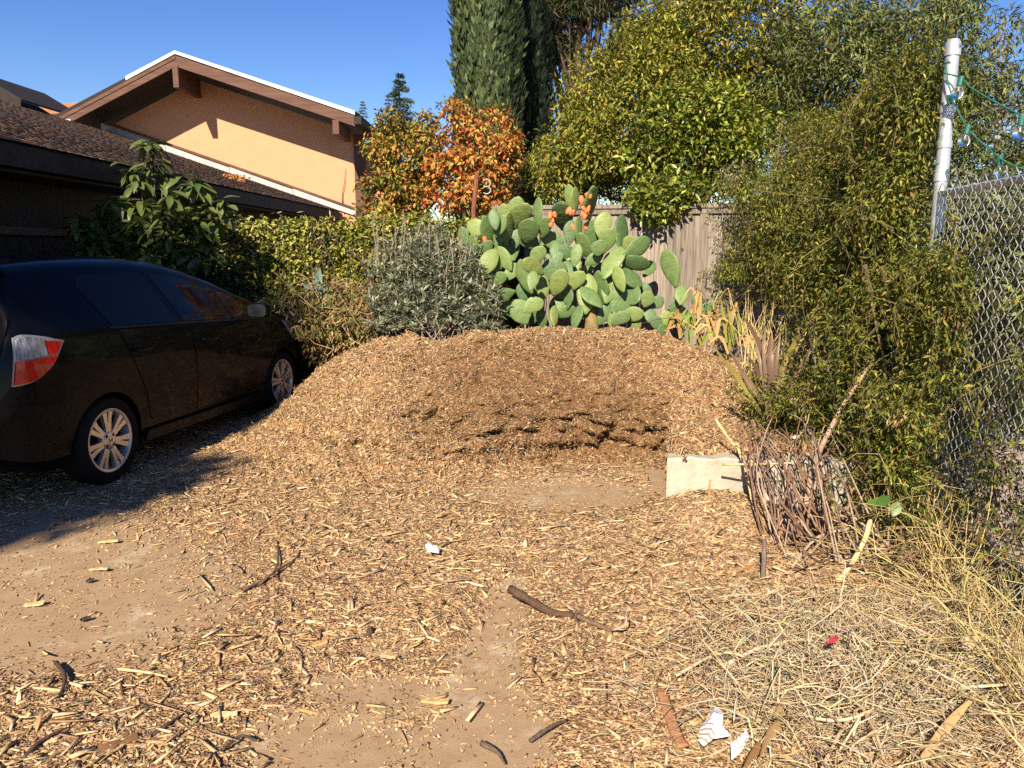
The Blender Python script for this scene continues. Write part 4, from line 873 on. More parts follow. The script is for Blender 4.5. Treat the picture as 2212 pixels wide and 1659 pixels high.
# ================================================================ chain-link fence with the galvanised posts
FXL = lambda y: 2.42+.165*(y-4.62)
M_galv = pmat('galvanised_steel', (.50, .53, .55), (.66, .69, .70), 9, .42, .12, 40, metallic=.55, c3=(.40, .42, .42), s3=5)
cl = tag(empty('chain_link_fence', (FXL(4.62), 4.62, 0)), 'chain link fence with tall capped galvanised post, overgrown by the vine', 'fence')
RZ = 1.90
def post(y, z1, r, cap=True):
    x = FXL(y); m = MB(); m.tube([(x, y, -.1), (x, y, z1)], r, 16); m.build('post', M_galv, cl, smooth=False, auto=40)
    if cap:
        m = MB(); m.lathe([(r+.006, z1-.06), (r+.006, z1-.004), (r+.002, z1+.012), (r*.8, z1+.026), (.001, z1+.032)], 16, Matrix.Translation((x, y, 0))); m.build('post_cap', M_galv, cl, auto=40)
post(4.62, 2.70, .036)
for zb in (2.36, 2.17, 1.99, 1.52):
    m = MB(); m.lathe([(.0365, zb-.022), (.041, zb-.02), (.041, zb+.02), (.0365, zb+.022)], 16, Matrix.Translation((FXL(4.62), 4.62, 0))); m.build('tension_band', M_galv, cl, auto=40)
post(7.9, 1.75, .03)
m = MB(); m.tube([(FXL(.6), .6, RZ), (FXL(4.6), 4.6, RZ)], .021, 10); m.build('top_rail', M_galv, cl, auto=40)
pit = .055; mbV = []; mbF = []; kk = 0; ys = np.arange(2.2, 4.6, pit/2*1.0)
for i, y in enumerate(np.arange(.65, 4.58, pit)):
    z = np.arange(-.02, RZ+.075, .034); sgn = np.where((np.arange(len(z))+i) % 2 == 0, 1, -1)
    # the wire's zigzag: each diamond is shared with the next wire
    yy = y+sgn*pit*.5*1.03; xx = FXL(yy)-.024+sgn*.004
    V, F = tube_arrays(np.stack([xx, yy, z], -1), .0029, 4, False); mbV.append(V); mbF.append(np.array(F)+kk); kk += len(V)
wm = put('wire_mesh', np.vstack(mbV), np.vstack(mbF), pmat('weathered_wire', (.24, .25, .25), (.42, .43, .42), 7, .55, metallic=.4), cl); wm['kind'] = 'stuff'

# ================================================================ jasmine vine swallowing the fence
vine = tag(empty('jasmine_vine', (2.6, 6.4, 0)), 'huge dark green jasmine vine draped over the chain link fence', 'vine')
C = []; rr = []
for i in range(640):
    y = R.uniform(4.75, 8.45); t = (y-4.75)/3.7; top = 2.55+.18*math.sin(y*1.7)+.25*(1-abs(t-.45)*1.5); z = top*R.random()**.75
    bul = .12+.42*math.sin(math.pi*min(1, .15+z/top*.8))*(.6+.6*t)*(1 if z > .5 else .75); x = FXL(y)+.10-bul*R.uniform(.55, 1.05)
    if z < 1.2 and t > .19: 
        if R.random() < .93: continue
    C.append((x, y, max(.1, z))); rr.append(R.uniform(.15, .28))
for i in range(190):                                                # the nearer skirt that runs down to the ground in front of the wall end
    y = R.uniform(3.95, 4.9); z = R.random()*1.55; x = FXL(y)-.05-R.uniform(.02, .30)*(1 if z < .9 else .5); C.append((x, y, max(.12, z))); rr.append(R.uniform(.09, .18))
for i in range(60):                                                 # tumbling forward on the bed
    y = R.uniform(4.9, 6.0); C.append((FXL(y)-R.uniform(.3, .75), y, R.uniform(.38, .75))); rr.append(R.uniform(.08, .15))
for i in range(125):
    y = R.uniform(3.0, 4.6); C.append((FXL(y)+R.uniform(-.06, .16), y, R.uniform(.15, 1.9)*R.uniform(.55, 1)+.1)); rr.append(R.uniform(.06, .13))
for i in range(70):
    y = R.uniform(6.8, 8.3); C.append((FXL(y)-R.uniform(.35, .95), y, R.uniform(1.3, 2.35))); rr.append(R.uniform(.12, .2))
VN = [(.125, .14, .021), (.185, .185, .03), (.075, .095, .015), (.29, .255, .045), (.04, .058, .011), (.24, .12, .035)]
V, F, Cc = clump_leaves(C, rr, 165000, .040, .0122, VN, [.28, .24, .2, .12, .12, .025], hang=.5, cl_dv=.25, shell=.35); put('vine_leaves', V, F, M_leaf, vine, Cc)
dc = np.array(C)[R.choice(len(C), 70)]+R.normal(0, .05, (70, 3))-np.array([.06, .05, 0])
V, F, Cc = clump_leaves(dc, R.uniform(.07, .16, 70), 5200, .042, .011, [(.20, .12, .05), (.28, .19, .09), (.14, .09, .045), (.30, .25, .16)], None, hang=.6, shell=.3); put('dead_leaves', V, F, M_dry, vine, Cc)
# hanging runners with paired leaflets
mb = MB(); lp = []; la = []; ln_ = []
C_ = np.array(C)
for i in range(420):
    c = C_[R.integers(len(C_))]+R.normal(0, .05, 3)-np.array([R.uniform(.05, .25), .03, 0]); L_ = R.uniform(.15, .5); e = c+np.array([R.normal(-.05, .08), R.normal(-.03, .08), -L_ if R.random() < .8 else L_*.5])
    p = spline([c, (c+e)/2+np.array([R.normal(-.06, .04), R.normal(-.03, .04), .03]), e], 6); mb.tube(p, [.0028, .0028, .0025, .002, .002, .001], 3, False)
    for f in np.linspace(.15, 1, 9):
        q = p[int(f*5)]; 
        for s_ in range(3): lp.append(q+R.normal(0, .008, 3)); d = rdir(1)[0]*.8+np.array([0, 0, -.35]); la.append(d); ln_.append(rdir(1)[0]+np.array([0, 0, .8]))
lp = np.array(lp); nn_ = len(lp); Ls = R.uniform(.026, .05, nn_); V, F = leaves(lp, np.array(la), np.array(ln_), Ls, Ls*.3); put('runner_leaves', V, F, M_leaf, vine, np.repeat(jitcol(nn_, VN, [.28, .28, .16, .2, .05, .03]), 5, 0))
for i in range(60):
    c = C_[R.integers(len(C_))]-np.array([.1, .05, 0]); p = [c+R.normal(0, .1, 3), c+R.normal(0, .18, 3), c+R.normal(0, .25, 3)]; mb.tube(spline(p, 6), .0026, 3, False)
for i in range(60):
    y = R.uniform(4.3, 8.2); p = [(FXL(y)-.05, y, .0), (FXL(y)-R.uniform(0, .2), y+R.normal(0, .1), .6), (FXL(y)-R.uniform(.05, .3), y+R.normal(0, .2), 1.5)]; mb.tube(spline(p, 6), .009, 4, False)
o = mb.build('vine_stems', pmat('vine_stem', (.09, .065, .03), (.19, .15, .07), 8, .8), vine); o['kind'] = 'stuff'
# planting seen through the mesh beyond the fence
C = np.vstack([ell(80, (3.4, 5.9, 1.35), (.6, .6, .85), .3), ell(60, (3.0, 5.0, 1.45), (.35, .6, .55), .3), ell(40, (3.7, 6.4, .5), (.8, .5, .4), .3), ell(40, (2.85, 4.3, 1.35), (.25, .55, .45), .3)])
bush('olive_shrub', 'grey green long leaved shrub seen through the chain link mesh', 'shrub', (3.4, 5.9, 0), C, R.uniform(.12, .22, len(C)), 19000, .075, .020, [(.15, .17, .07), (.20, .21, .10), (.09, .11, .04), (.25, .24, .12)], None, trunk_r=.05, nends=30, hang=.2)
sl_ = tag(empty('strap_leaf_plant', (3.25, 5.0, .3)), 'yellow green strap leaved plant behind the chain link mesh', 'plant'); V = []; F = []
def ribbon(pts, w0, mat, name, parent, n=9, fold=.25, taper=.8, twist=0.0):
    P_ = spline(pts, n); T = np.gradient(P_, axis=0); V = []
    for i in range(n):
        t = i/(n-1); s_ = np.cross(T[i], [0, -1, .35]); s_ = s_/(np.linalg.norm(s_)+1e-9)
        if twist: s_ = np.array(Matrix.Rotation(twist*t, 3, Vector(T[i])) @ Vector(s_))
        u = np.cross(s_, T[i]); u /= np.linalg.norm(u)+1e-9; w_ = w0*(.55+.45*min(1, t*3))*max(.03, (1-t**2.2))**taper; V += [P_[i]-s_*w_+u*w_*fold, P_[i], P_[i]+s_*w_+u*w_*fold]
    F = [(3*i+a, 3*i+a+1, 3*i+a+4, 3*i+a+3) for i in range(n-1) for a in (0, 1)]
    return put(name, V, F, mat, parent, smooth=True)
M_strap = objleaf('strap_leaf', (.17, .22, .04), (.32, .36, .07))
for i in range(24):
    a = R.random()*6.28; b0 = np.array([3.25, 5.0, .45]); e = b0+np.array([math.cos(a)*R.uniform(.15, .4), math.sin(a)*.3, R.uniform(.3, .75)]); ribbon([b0, b0*.5+e*.5+np.array([0, 0, .12]), e], .02, M_strap, 'leaf', sl_)
gravel = MB(); gravel.prism([(2.0, -.5, -.04), (14, -.5, -.04), (14, 8.6, -.04), (3.15, 8.6, -.04)], (0, 0, .05)); o = gravel.build('ground', pmat('pink_gravel', (.34, .24, .18), (.50, .38, .30), 14, .95, .7, 60)); tag(o, 'pale pinkish ground beyond the chain link fence', kind='structure')

# ================================================================ tall tree behind the camera's left shoulder: it shades the car, the wing and the avocado
T0 = np.array([-3.85, 6.55, 1.02]); S = np.array([sdir.x, sdir.y, sdir.z]); cc = T0-S*11.5
C = ell(170, cc, (1.45, 1.0, 2.0), .25)
C = np.vstack([C]+[ell(7, np.array([gx_, gy_, 0])-S*11.5, (.30, .3, .22), .2) for gx_, gy_ in ((-3.0, 4.85), (-2.5, 5.2), (-3.45, 4.75), (-2.75, 5.3), (-3.1, 5.15))]+[ell(60, cc+np.array([-2.0, .3, .3]), (1.6, 1.2, 1.7), .25)])
bush('shade_tree', 'tall leafy street tree whose shadow covers the black car', 'tree', (cc[0]-.8, cc[1], 0), C, R.uniform(.3, .5, len(C)), 26000, .14, .075, [(.09, .12, .02), (.12, .14, .03), (.06, .09, .016)], None, trunk_r=.2, nends=50, leafname='crown', stems='trunk')

# ================================================================ black hatchback (local x forward from the rear axle, y left, z up)
car = tag(empty('parked_car', (-3.56, 5.46, 0), rad(90-11)), 'black five door hatchback parked in shade beside the brown wall', 'car')
def cput(name, V, F, mat, parent=None, smooth=True, auto=35):
    me = raw_mesh(name, V, F, mat, None, smooth); o = link(name, me, parent or car)
    if smooth and auto: me.set_sharp_from_angle(angle=rad(auto))
    return o
def cmb(mb, name, mat, parent=None, smooth=True, auto=35): V, F = mb.arr(); return cput(name, V, F, mat, parent, smooth, auto)
def mat_paint():
    m, t, b, o = nodes('black_paint'); setp(b, Roughness=.22); b.inputs['Base Color'].default_value = (.004, .004, .006, 1); b.inputs['Specular IOR Level'].default_value = .04
    b.inputs['Coat Weight'].default_value = .15; b.inputs['Coat Roughness'].default_value = .04
    tc = t.nodes.new('ShaderNodeTexCoord'); n = t.nodes.new('ShaderNodeTexNoise'); n.inputs['Scale'].default_value = 3; n.inputs['Detail'].default_value = 8; t.links.new(tc.outputs['Object'], n.inputs['Vector'])
    mr = t.nodes.new('ShaderNodeMapRange'); mr.inputs[3].default_value = .12; mr.inputs[4].default_value = .34; t.links.new(n.outputs['Fac'], mr.inputs[0]); t.links.new(mr.outputs[0], b.inputs['Roughness']); return m
M_paint = mat_paint()
M_tint = pmat('tinted_glass', (.006, .008, .008), (.008, .010, .010), 2, .05, spec=.13)
M_rub = pmat('black_rubber', (.007, .007, .007), (.014, .013, .012), 9, .85, .2, spec=.1)
M_plas = pmat('black_plastic', (.012, .012, .012), (.018, .018, .018), 9, .5)
M_alloy = pmat('alloy_wheel', (.58, .58, .58), (.68, .67, .66), 6, .30, metallic=.75)
M_dark = pmat('wheel_well', (.006, .006, .006), (.012, .011, .010), 6, .9)
zr_x = [-.772, -.765, -.745, -.72, -.68, -.60, -.50, -.42, -.30, 0, .4, .8, 1.15, 1.45, 1.75, 2.1, 2.45, 2.6, 2.9, 3.12, 3.25, 3.32, 3.34]
zr_z = [.60, .66, .80, .93, 1.10, 1.32, 1.472, 1.512, 1.524, 1.540, 1.547, 1.538, 1.508, 1.45, 1.352, 1.19, 1.025, .975, .895, .80, .70, .58, .45]
def zr(s): return np.interp(s, zr_x, zr_z)
def kx(s): return np.interp(s, [-.772, -.76, -.73, -.68, -.6, -.4, 0, 1, 2.3, 2.7, 2.95, 3.12, 3.24, 3.31, 3.34], [.70, .78, .86, .915, .955, .985, 1, 1.0, 1.0, .985, .95, .87, .74, .58, .45])
def section(s):
    top = float(zr(s)); k = float(kx(s)); zb = float(np.interp(s, [-.772, -.7, -.5, 3.0, 3.2, 3.34], [.36, .30, .20, .19, .24, .36]))
    belt = min(float(np.interp(s, [-.7, .2, 2.0, 2.5, 3.2], [1.10, 1.06, .965, .93, .74])), top-.06)
    cab = max(0., top-belt); wr = .80-.25*min(1, cab/.44)                      # half width at the roof edge
    up = [(.005, zb), (.55, zb), (.74, zb+.01), (.80, zb+.05), (.825, zb+.13)]
    z0 = zb+.13; lo = [(.848, z0+(belt-z0)*.30), (.850, z0+(belt-z0)*.50), (.842, z0+(belt-z0)*.72), (.822, z0+(belt-z0)*.90), (.800, belt)]
    hi = [(.80-(.80-wr)*.5, belt+cab*.40+.01*cab), (wr+.02, belt+cab*.76), (wr*.93, belt+cab*.88), (wr*.78, belt+cab*.95), (wr*.45, top-.006), (.005, top)]
    return np.array([(w_*k, z) for w_, z in up+lo+hi])
st = np.unique(np.concatenate([np.linspace(-.772, -.40, 16), np.linspace(-.40, 2.9, 56), np.linspace(2.9, 3.34, 15)]))
NT = 44
def resamp(q):
    sq = spline(q, 200); dd = np.r_[0, np.cumsum(np.linalg.norm(np.diff(sq, axis=0), axis=1))]
    return sq
SECS = [spline(section(s), NT) for s in st]
def side_y(s, z):
    q = section(s); q = q[4:]; return float(np.interp(z, q[:, 1], q[:, 0])) if z < q[-1, 1] else q[-1, 0]
def side_y_s(s, z):
    q = spline(section(s), 120); i0 = int(120*4/15); q = q[i0:]; o = np.argsort(q[:, 1]); return float(np.interp(z, q[o, 1], q[o, 0]))
V = []; ring = 2*NT
for s, q in zip(st, SECS):
    V += [(s, w_, z) for w_, z in q] + [(s, -w_, z) for w_, z in q[::-1]]
F = [(i*ring+j, i*ring+(j+1) % ring, (i+1)*ring+(j+1) % ring, (i+1)*ring+j) for i in range(len(st)-1) for j in range(ring)]
F += [tuple(range(ring))[::-1], tuple(range((len(st)-1)*ring, len(st)*ring))]
body = cput('body', V, F, M_paint, auto=50)
# wheel arches cut through the body
WB, WR_ = 2.5, .303
bpy.context.view_layer.update()
for wx_ in (0, WB):
    cm = MB(); n = 40; a = np.linspace(0, 2*math.pi, n, endpoint=False); r = .345
    for sy in (-1, 1):
        Vc = [(wx_+r*math.cos(q), sy*.60, .29+r*math.sin(q)) for q in a] + [(wx_+r*math.cos(q), sy*1.0, .29+r*math.sin(q)) for q in a]
        Fc = [(i, (i+1) % n, n+(i+1) % n, n+i) for i in range(n)] + [tuple(range(n))[::-1], tuple(range(n, 2*n))]
        if sy < 0: Fc = [f[::-1] for f in Fc]
        cut = cput('cutter', Vc, Fc, M_dark, smooth=False)
        bm_ = bmesh.new(); bm_.from_mesh(cut.data); bmesh.ops.recalc_face_normals(bm_, faces=bm_.faces); bm_.to_mesh(cut.data); bm_.free()
        bm_ = bmesh.new(); bm_.from_mesh(body.data); bmesh.ops.recalc_face_normals(bm_, faces=bm_.faces); bm_.to_mesh(body.data); bm_.free()
        md = body.modifiers.new('b', 'BOOLEAN'); md.object = cut; md.operation = 'DIFFERENCE'; md.solver = 'EXACT'
        dg = bpy.context.evaluated_depsgraph_get(); dg.update(); me = bpy.data.meshes.new_from_object(body.evaluated_get(dg)); old = body.data; body.modifiers.clear(); body.data = me; me.name = 'body'
        bpy.data.objects.remove(cut)
body.data.set_sharp_from_angle(angle=rad(40)) 
def side_panel(name, poly_lo, poly_hi, off, mat, parent=None, ns=16, nz=8, sy=-1, th=.0, smooth=True):
    """panel hugging the flank between two (s,z) polylines"""
    lo = spline(poly_lo, ns) if len(poly_lo) > 1 else np.repeat(np.array(poly_lo, float), ns, 0); hi = spline(poly_hi, ns) if len(poly_hi) > 1 else np.repeat(np.array(poly_hi, float), ns, 0)
    Vo = []; Vi = []
    for i in range(ns):
        for j in range(nz):
            f = j/(nz-1); s, z = lo[i]*(1-f)+hi[i]*f; y = side_y_s(s, z); e_ = .0
            Vo.append((s, sy*(y+off), z)); Vi.append((s, sy*(y-.012), z))
    N_ = ns*nz; F = [(i*nz+j, (i+1)*nz+j, (i+1)*nz+j+1, i*nz+j+1) for i in range(ns-1) for j in range(nz-1)]
    Fi = [tuple(N_+k for k in f[::-1]) for f in F]
    edge = [i*nz for i in range(ns)]+[(ns-1)*nz+j for j in range(1, nz)]+[i*nz+nz-1 for i in range(ns-2, -1, -1)]+[j for j in range(nz-2, 0, -1)]
    Fe = [(edge[k], N_+edge[k], N_+edge[(k+1) % len(edge)], edge[(k+1) % len(edge)]) for k in range(len(edge))]
    allF = F+Fi+Fe
    if sy < 0: pass
    return cput(name, Vo+Vi, allF, mat, parent, smooth, 40)
belt = lambda s: float(np.interp(s, [-.7, .2, 2.0, 2.5], [1.10, 1.06, .965, .93]))
roofz = lambda s: belt(s)+(float(zr(s))-belt(s))*.74
for sy in (-1, 1):
    rd_ = side_panel('rear_door', [(.40, .56), (.44, .40), (.50, .34), (.70, .33), (1.03, .32)], [(.20, belt(.2)-.02), (.40, belt(.4)-.02), (.60, belt(.6)-.02), (.85, belt(.85)-.02), (1.03, belt(1.03)-.02)], .0045, M_paint, sy=sy, ns=20, nz=12)
    fd_ = side_panel('front_door', [(1.042, .32), (1.5, .315), (1.98, .31), (2.06, .34)], [(1.042, belt(1.04)-.02), (1.5, belt(1.5)-.02), (2.0, belt(2)-.02), (2.13, belt(2.1)-.03)], .0045, M_paint, sy=sy, ns=20, nz=12)
    for dr_, hx in ((rd_, .30), (fd_, 1.16)):
        m = MB(); z = .865 if hx > 1 else .89; y = side_y_s(hx+.1, z); m.tube(spline([(hx, sy*(y+.004), z), (hx+.03, sy*(y+.032), z), (hx+.17, sy*(y+.032), z-.005), (hx+.20, sy*(y+.004), z-.005)], 10), [.010, .012, .014, .014, .014, .014, .014, .014, .012, .010], 8); cmb(m, 'handle', M_paint, dr_)
    side_panel('rear_window', [(.16, belt(.16)+.012), (.5, belt(.5)+.012), (.90, belt(.9)+.012)], [(.05, belt(.05)+.27), (.12, roofz(.12)-.005), (.40, roofz(.4)+.005), (.80, roofz(.8)+.005)], .004, M_tint, sy=sy, ns=16, nz=10)
    side_panel('front_window', [(1.00, belt(1.0)+.012), (1.3, belt(1.3)+.012), (1.70, belt(1.7)+.012)], [(.88, roofz(.88)+.005), (1.15, roofz(1.15)), (1.40, roofz(1.40)-.01), (1.66, roofz(1.66)-.02)], .004, M_tint, sy=sy, ns=16, nz=10)
    side_panel('quarter_window', [(1.745, belt(1.745)+.012), (2.0, belt(2.0)+.01), (2.14, belt(2.1)+.012)], [(1.71, roofz(1.71)-.03), (1.95, roofz(1.95)-.02), (2.145, belt(2.1)+.03)], .004, M_tint, sy=sy, ns=10, nz=6)
    side_panel('belt_trim', [(.12, belt(.12)-.008), (1.0, belt(1.0)-.008), (2.14, belt(2.1)-.008)], [(.12, belt(.12)+.008), (1.0, belt(1.0)+.008), (2.14, belt(2.1)+.008)], .009, M_plas, sy=sy, ns=24, nz=2)
    side_panel('sill_trim', [(.36, .215), (1.2, .205), (2.12, .205)], [(.40, .285), (1.2, .275), (2.10, .275)], .016, M_paint, sy=sy, ns=16, nz=5)
    # lamp cluster: clear upper half, red corner, red lower half
    M_clear = pmat('clear_lens', (.10, .105, .115), (.34, .36, .39), 16, .12, spec=.6, stretch=(3, 1, 1)) if sy < 0 else bpy.data.materials['clear_lens']
    M_redl = pmat('red_lens', (.30, .008, .006), (.62, .025, .012), 12, .10, spec=.6, stretch=(3, 1, 1)) if sy < 0 else bpy.data.materials['red_lens']
    M_hous = pmat('lamp_housing', (.30, .30, .31), (.4, .4, .41), 8, .3, metallic=.4) if sy < 0 else bpy.data.materials['lamp_housing']
    tl = side_panel('tail_light', [(-.700, .790), (-.60, .805), (-.49, .855), (-.40, .935), (-.325, 1.02)], [(-.655, 1.075), (-.60, 1.09), (-.48, 1.070), (-.39, 1.045), (-.315, 1.025)], .006, M_hous, sy=sy, ns=18, nz=8)
    side_panel('clear_lens', [(-.672, .943), (-.57, .946), (-.475, .950)], [(-.648, 1.062), (-.60, 1.077), (-.480, 1.056)], .016, M_clear, tl, sy=sy, ns=9, nz=5)
    side_panel('red_lens', [(-.462, .953), (-.42, .955), (-.400, .957)], [(-.468, 1.040), (-.40, 1.032), (-.345, 1.020)], .015, M_redl, tl, sy=sy, ns=6, nz=4)
    side_panel('red_lens', [(-.697, .798), (-.60, .813), (-.49, .863), (-.415, .930)], [(-.675, .935), (-.60, .937), (-.49, .940), (-.405, .943)], .018, M_redl, tl, sy=sy, ns=12, nz=5)
    # head lamp
    side_panel('headlight', [(2.78, .70), (2.95, .66), (3.15, .64)], [(2.62, .90), (2.9, .83), (3.14, .73)], .006, M_clear, sy=sy, ns=10, nz=5)
    # mirror
    mx0 = 1.93; zm = 1.05; yb = side_y_s(mx0, 1.0)
    m = MB(); m.beam((mx0, sy*(yb-.02), zm-.06), (mx0+.02, sy*(yb+.08), zm-.045), .05, .03); arm = None
    n = 12; Vm = []; Fm = []
    for i in range(7):
        t = i/6; cx_ = mx0-.06+.16*t; sc_ = [.92, 1, 1, .96, .85, .62, .25][i]
        Vm += [(cx_, sy*(yb+.165)+.105*sc_*math.copysign(abs(math.cos(a))**.6, math.cos(a)), zm+.072*sc_*math.copysign(abs(math.sin(a))**.6, math.sin(a))) for a in np.linspace(0, 2*math.pi, n, endpoint=False)]
    Fm = [(i*n+j, i*n+(j+1) % n, (i+1)*n+(j+1) % n, (i+1)*n+j) for i in range(6) for j in range(n)]+[tuple(range(n))[::-1], tuple(range(6*n, 7*n))]
    m.add(Vm, Fm); mm_ = cmb(m, 'mirror', M_paint)
    g = MB(); g.add([(mx0-.062, sy*(yb+.165)+.09*math.copysign(abs(math.cos(a))**.6, math.cos(a)), zm+.058*math.copysign(abs(math.sin(a))**.6, math.sin(a))) for a in np.linspace(0, 2*math.pi, n, endpoint=False)]+[(mx0-.066, sy*(yb+.165)+.09*math.copysign(abs(math.cos(a))**.6, math.cos(a)), zm+.058*math.copysign(abs(math.sin(a))**.6, math.sin(a))) for a in np.linspace(0, 2*math.pi, n, endpoint=False)],
                     [(i, (i+1) % n, n+(i+1) % n, n+i) for i in range(n)]+[tuple(range(n, 2*n))]); cmb(g, 'mirror_glass', pmat('mirror_glass', (.10, .11, .115), (.12, .13, .135), 2, .06, metallic=.8) if sy < 0 else bpy.data.materials['mirror_glass'], mm_)
# hatch glass, windscreen, spoiler, bumper groove, plate, exhaust
def top_panel(name, s0, s1, half0, half1, off, mat, ns=10, nw=12, zlift=0):
    V = []; 
    for i in range(ns):
        f = i/(ns-1); s = s0+(s1-s0)*f; q = spline(section(s), 160); hw = half0+(half1-half0)*f
        for j in range(nw):
            y = hw*(2*j/(nw-1)-1); qq = q[60:]; o = np.argsort(-qq[:, 0]); z = float(np.interp(-abs(y), -qq[o, 0], qq[o, 1])); ds = .004
            nrm = np.array([-(float(zr(s+.01))-float(zr(s-.01)))/.02, 0, 1.]); nrm /= np.linalg.norm(nrm); V.append(np.array([s, y, z+zlift])+nrm*off)
    F = [(i*nw+j, (i+1)*nw+j, (i+1)*nw+j+1, i*nw+j+1) for i in range(ns-1) for j in range(nw-1)]; return cput(name, V, F, mat)
top_panel('hatch_glass', -.665, -.50, .60, .50, .004, M_tint)
top_panel('windscreen', 1.52, 2.40, .47, .62, .004, M_tint)
m = MB(); m.prism([(-.60, -.53, 1.478), (-.60, .53, 1.478), (-.38, .55, 1.515), (-.38, -.55, 1.515)], (0, 0, .022)); o = cmb(m, 'roof_spoiler', M_paint, smooth=False); bv = o.modifiers.new('bevel', 'BEVEL'); bv.width = .01; bv.segments = 3
for sy in (-1,):
    side_panel('rear_bumper', [(-.758, .36), (-.68, .33), (-.52, .30), (-.37, .30)], [(-.756, .665), (-.66, .67), (-.52, .66), (-.33, .60)], .010, M_paint, sy=sy, ns=14, nz=10)
side_panel('rear_bumper', [(-.758, .36), (-.68, .33), (-.52, .30), (-.37, .30)], [(-.756, .665), (-.66, .67), (-.52, .66), (-.33, .60)], .010, M_paint, sy=1, ns=14, nz=10)
m = MB(); m.tube([(-.80, -.42, .25), (-.55, -.42, .26)], .034, 16, False); m.tube([(-.80, -.42, .25), (-.55, -.42, .26)], .028, 16, True); cmb(m, 'exhaust_pipe', pmat('steel_pipe', (.30, .28, .26), (.42, .40, .38), 9, .35, metallic=.8))
m = MB(); m.box((-.78, -.17, .80), (-.765, .17, .95)); cmb(m, 'number_plate', pmat('plate_white', (.7, .7, .68), (.76, .76, .74), 5, .5), smooth=False)
m = MB(); m.box((-.35, -.60, .21), (2.9, .60, .5)); cmb(m, 'underbody', M_dark, smooth=False)
# wheels
def make_wheel_parts():
    out = {}
    R_ = Matrix.Rotation(math.pi/2, 4, 'X')                           # lathe axis z -> -y (outboard on the right side)
    t = MB(); t.lathe([(.205, -.085), (.245, -.098), (.283, -.095), (.298, -.075), (.303, -.04), (.303, .04), (.298, .075), (.283, .095), (.245, .098), (.212, .088), (.205, .07), (.205, -.085)], 48, R_); out['tyre'] = (t, M_rub)
    r = MB(); r.lathe([(.200, -.08), (.206, .06), (.217, .083), (.221, .090), (.214, .092), (.200, .086), (.193, .06), (.185, -.06), (.175, -.08)], 48, R_)
    NS = 7
    for i in range(NS):
        a0 = 2*math.pi*i/NS+math.pi/2
        for side in (-1, 1):
            a1 = a0+side*.07; a2 = a0+side*.215
            def pt(rr_, a, y, dw): 
                return (rr_*math.cos(a)-dw*math.sin(a), -y, rr_*math.sin(a)+dw*math.cos(a))
            prof = [(.050, a0+side*.20, .078, .013), (.10, a0+side*.135, .080, .0135), (.15, a0+side*.135, .079, .0155), (.206, a0+side*.150, .083, .020)]
            Vs = []
            for (rr_, a, y, hw) in prof:
                Vs += [pt(rr_, a, y, -hw), pt(rr_, a, y, hw), pt(rr_, a, y-.03, hw), pt(rr_, a, y-.03, -hw)]
            Fs = [(4*k+j, 4*k+(j+1) % 4, 4*k+4+(j+1) % 4, 4*k+4+j) for k in range(3) for j in range(4)]+[(3, 2, 1, 0), (12, 13, 14, 15)]
            r.add(Vs, Fs)
    r.lathe([(.001, .040), (.066, .040), (.068, .076), (.058, .084), (.034, .086), (.001, .086)], 24, R_)
    out['rim'] = (r, M_alloy)
    d_ = MB(); d_.lathe([(.001, .0), (.13, .0), (.13, .025), (.19, .02), (.195, -.05)], 32, R_); out['brake_disc'] = (d_, M_dark)
    return out
wparts = make_wheel_parts()
lug = MB(); 
for i in range(4):
    a = math.pi/4+i*math.pi/2; lug.lathe([(.001, .080), (.011, .080), (.011, .0795), (.0112, .0862), (.009, .0868), (.001, .0868)], 10, Matrix.Translation((.046*math.cos(a), 0, .046*math.sin(a))) @ Matrix.Rotation(math.pi/2, 4, 'X'))
hub = MB(); hub.lathe([(.001, .0865), (.027, .0865), (.029, .0875), (.027, .089), (.001, .0895)], 20, Matrix.Rotation(math.pi/2, 4, 'X'))
hl = MB()                                                            # wide letter H emblem, tapering legs
for sx in (-1, 1): hl.prism([(sx*.0165, -.090, .013), (sx*.0095, -.090, .013), (sx*.0075, -.090, -.013), (sx*.0125, -.090, -.013)], (0, -.0015, 0))
hl.prism([(-.009, -.090, .0035), (.009, -.090, .0035), (.009, -.090, -.002), (-.009, -.090, -.002)], (0, -.0013, 0))
first = None
for sy in (-1, 1):
    for wx_ in (0, WB):
        w = bpy.data.objects.new('wheel', None); COL.objects.link(w); w.parent = car; w.location = (wx_, sy*.745, .303); w.rotation_euler = (0, 0, 0 if sy < 0 else math.pi)
        if first is None:
            first = {k: (lambda A, mt: (lambda me: (me, me.set_sharp_from_angle(angle=rad(35)))[0])(raw_mesh(k, A[0], A[1], mt, None, True)))(v[0].arr(), v[1]) for k, v in wparts.items()}
            for k, mbx, mt in (('lug_nuts', lug, M_dark), ('hub_cap', hub, M_alloy), ('hub_emblem', hl, M_dark)): A = mbx.arr(); first[k] = raw_mesh(k, A[0], A[1], mt, None, False)
        for k, me in first.items():
            o = bpy.data.objects.new(k, me); COL.objects.link(o); o.parent = w
            o.rotation_euler = (0, [0, .35][wx_ > 0] if k not in () else 0, 0)

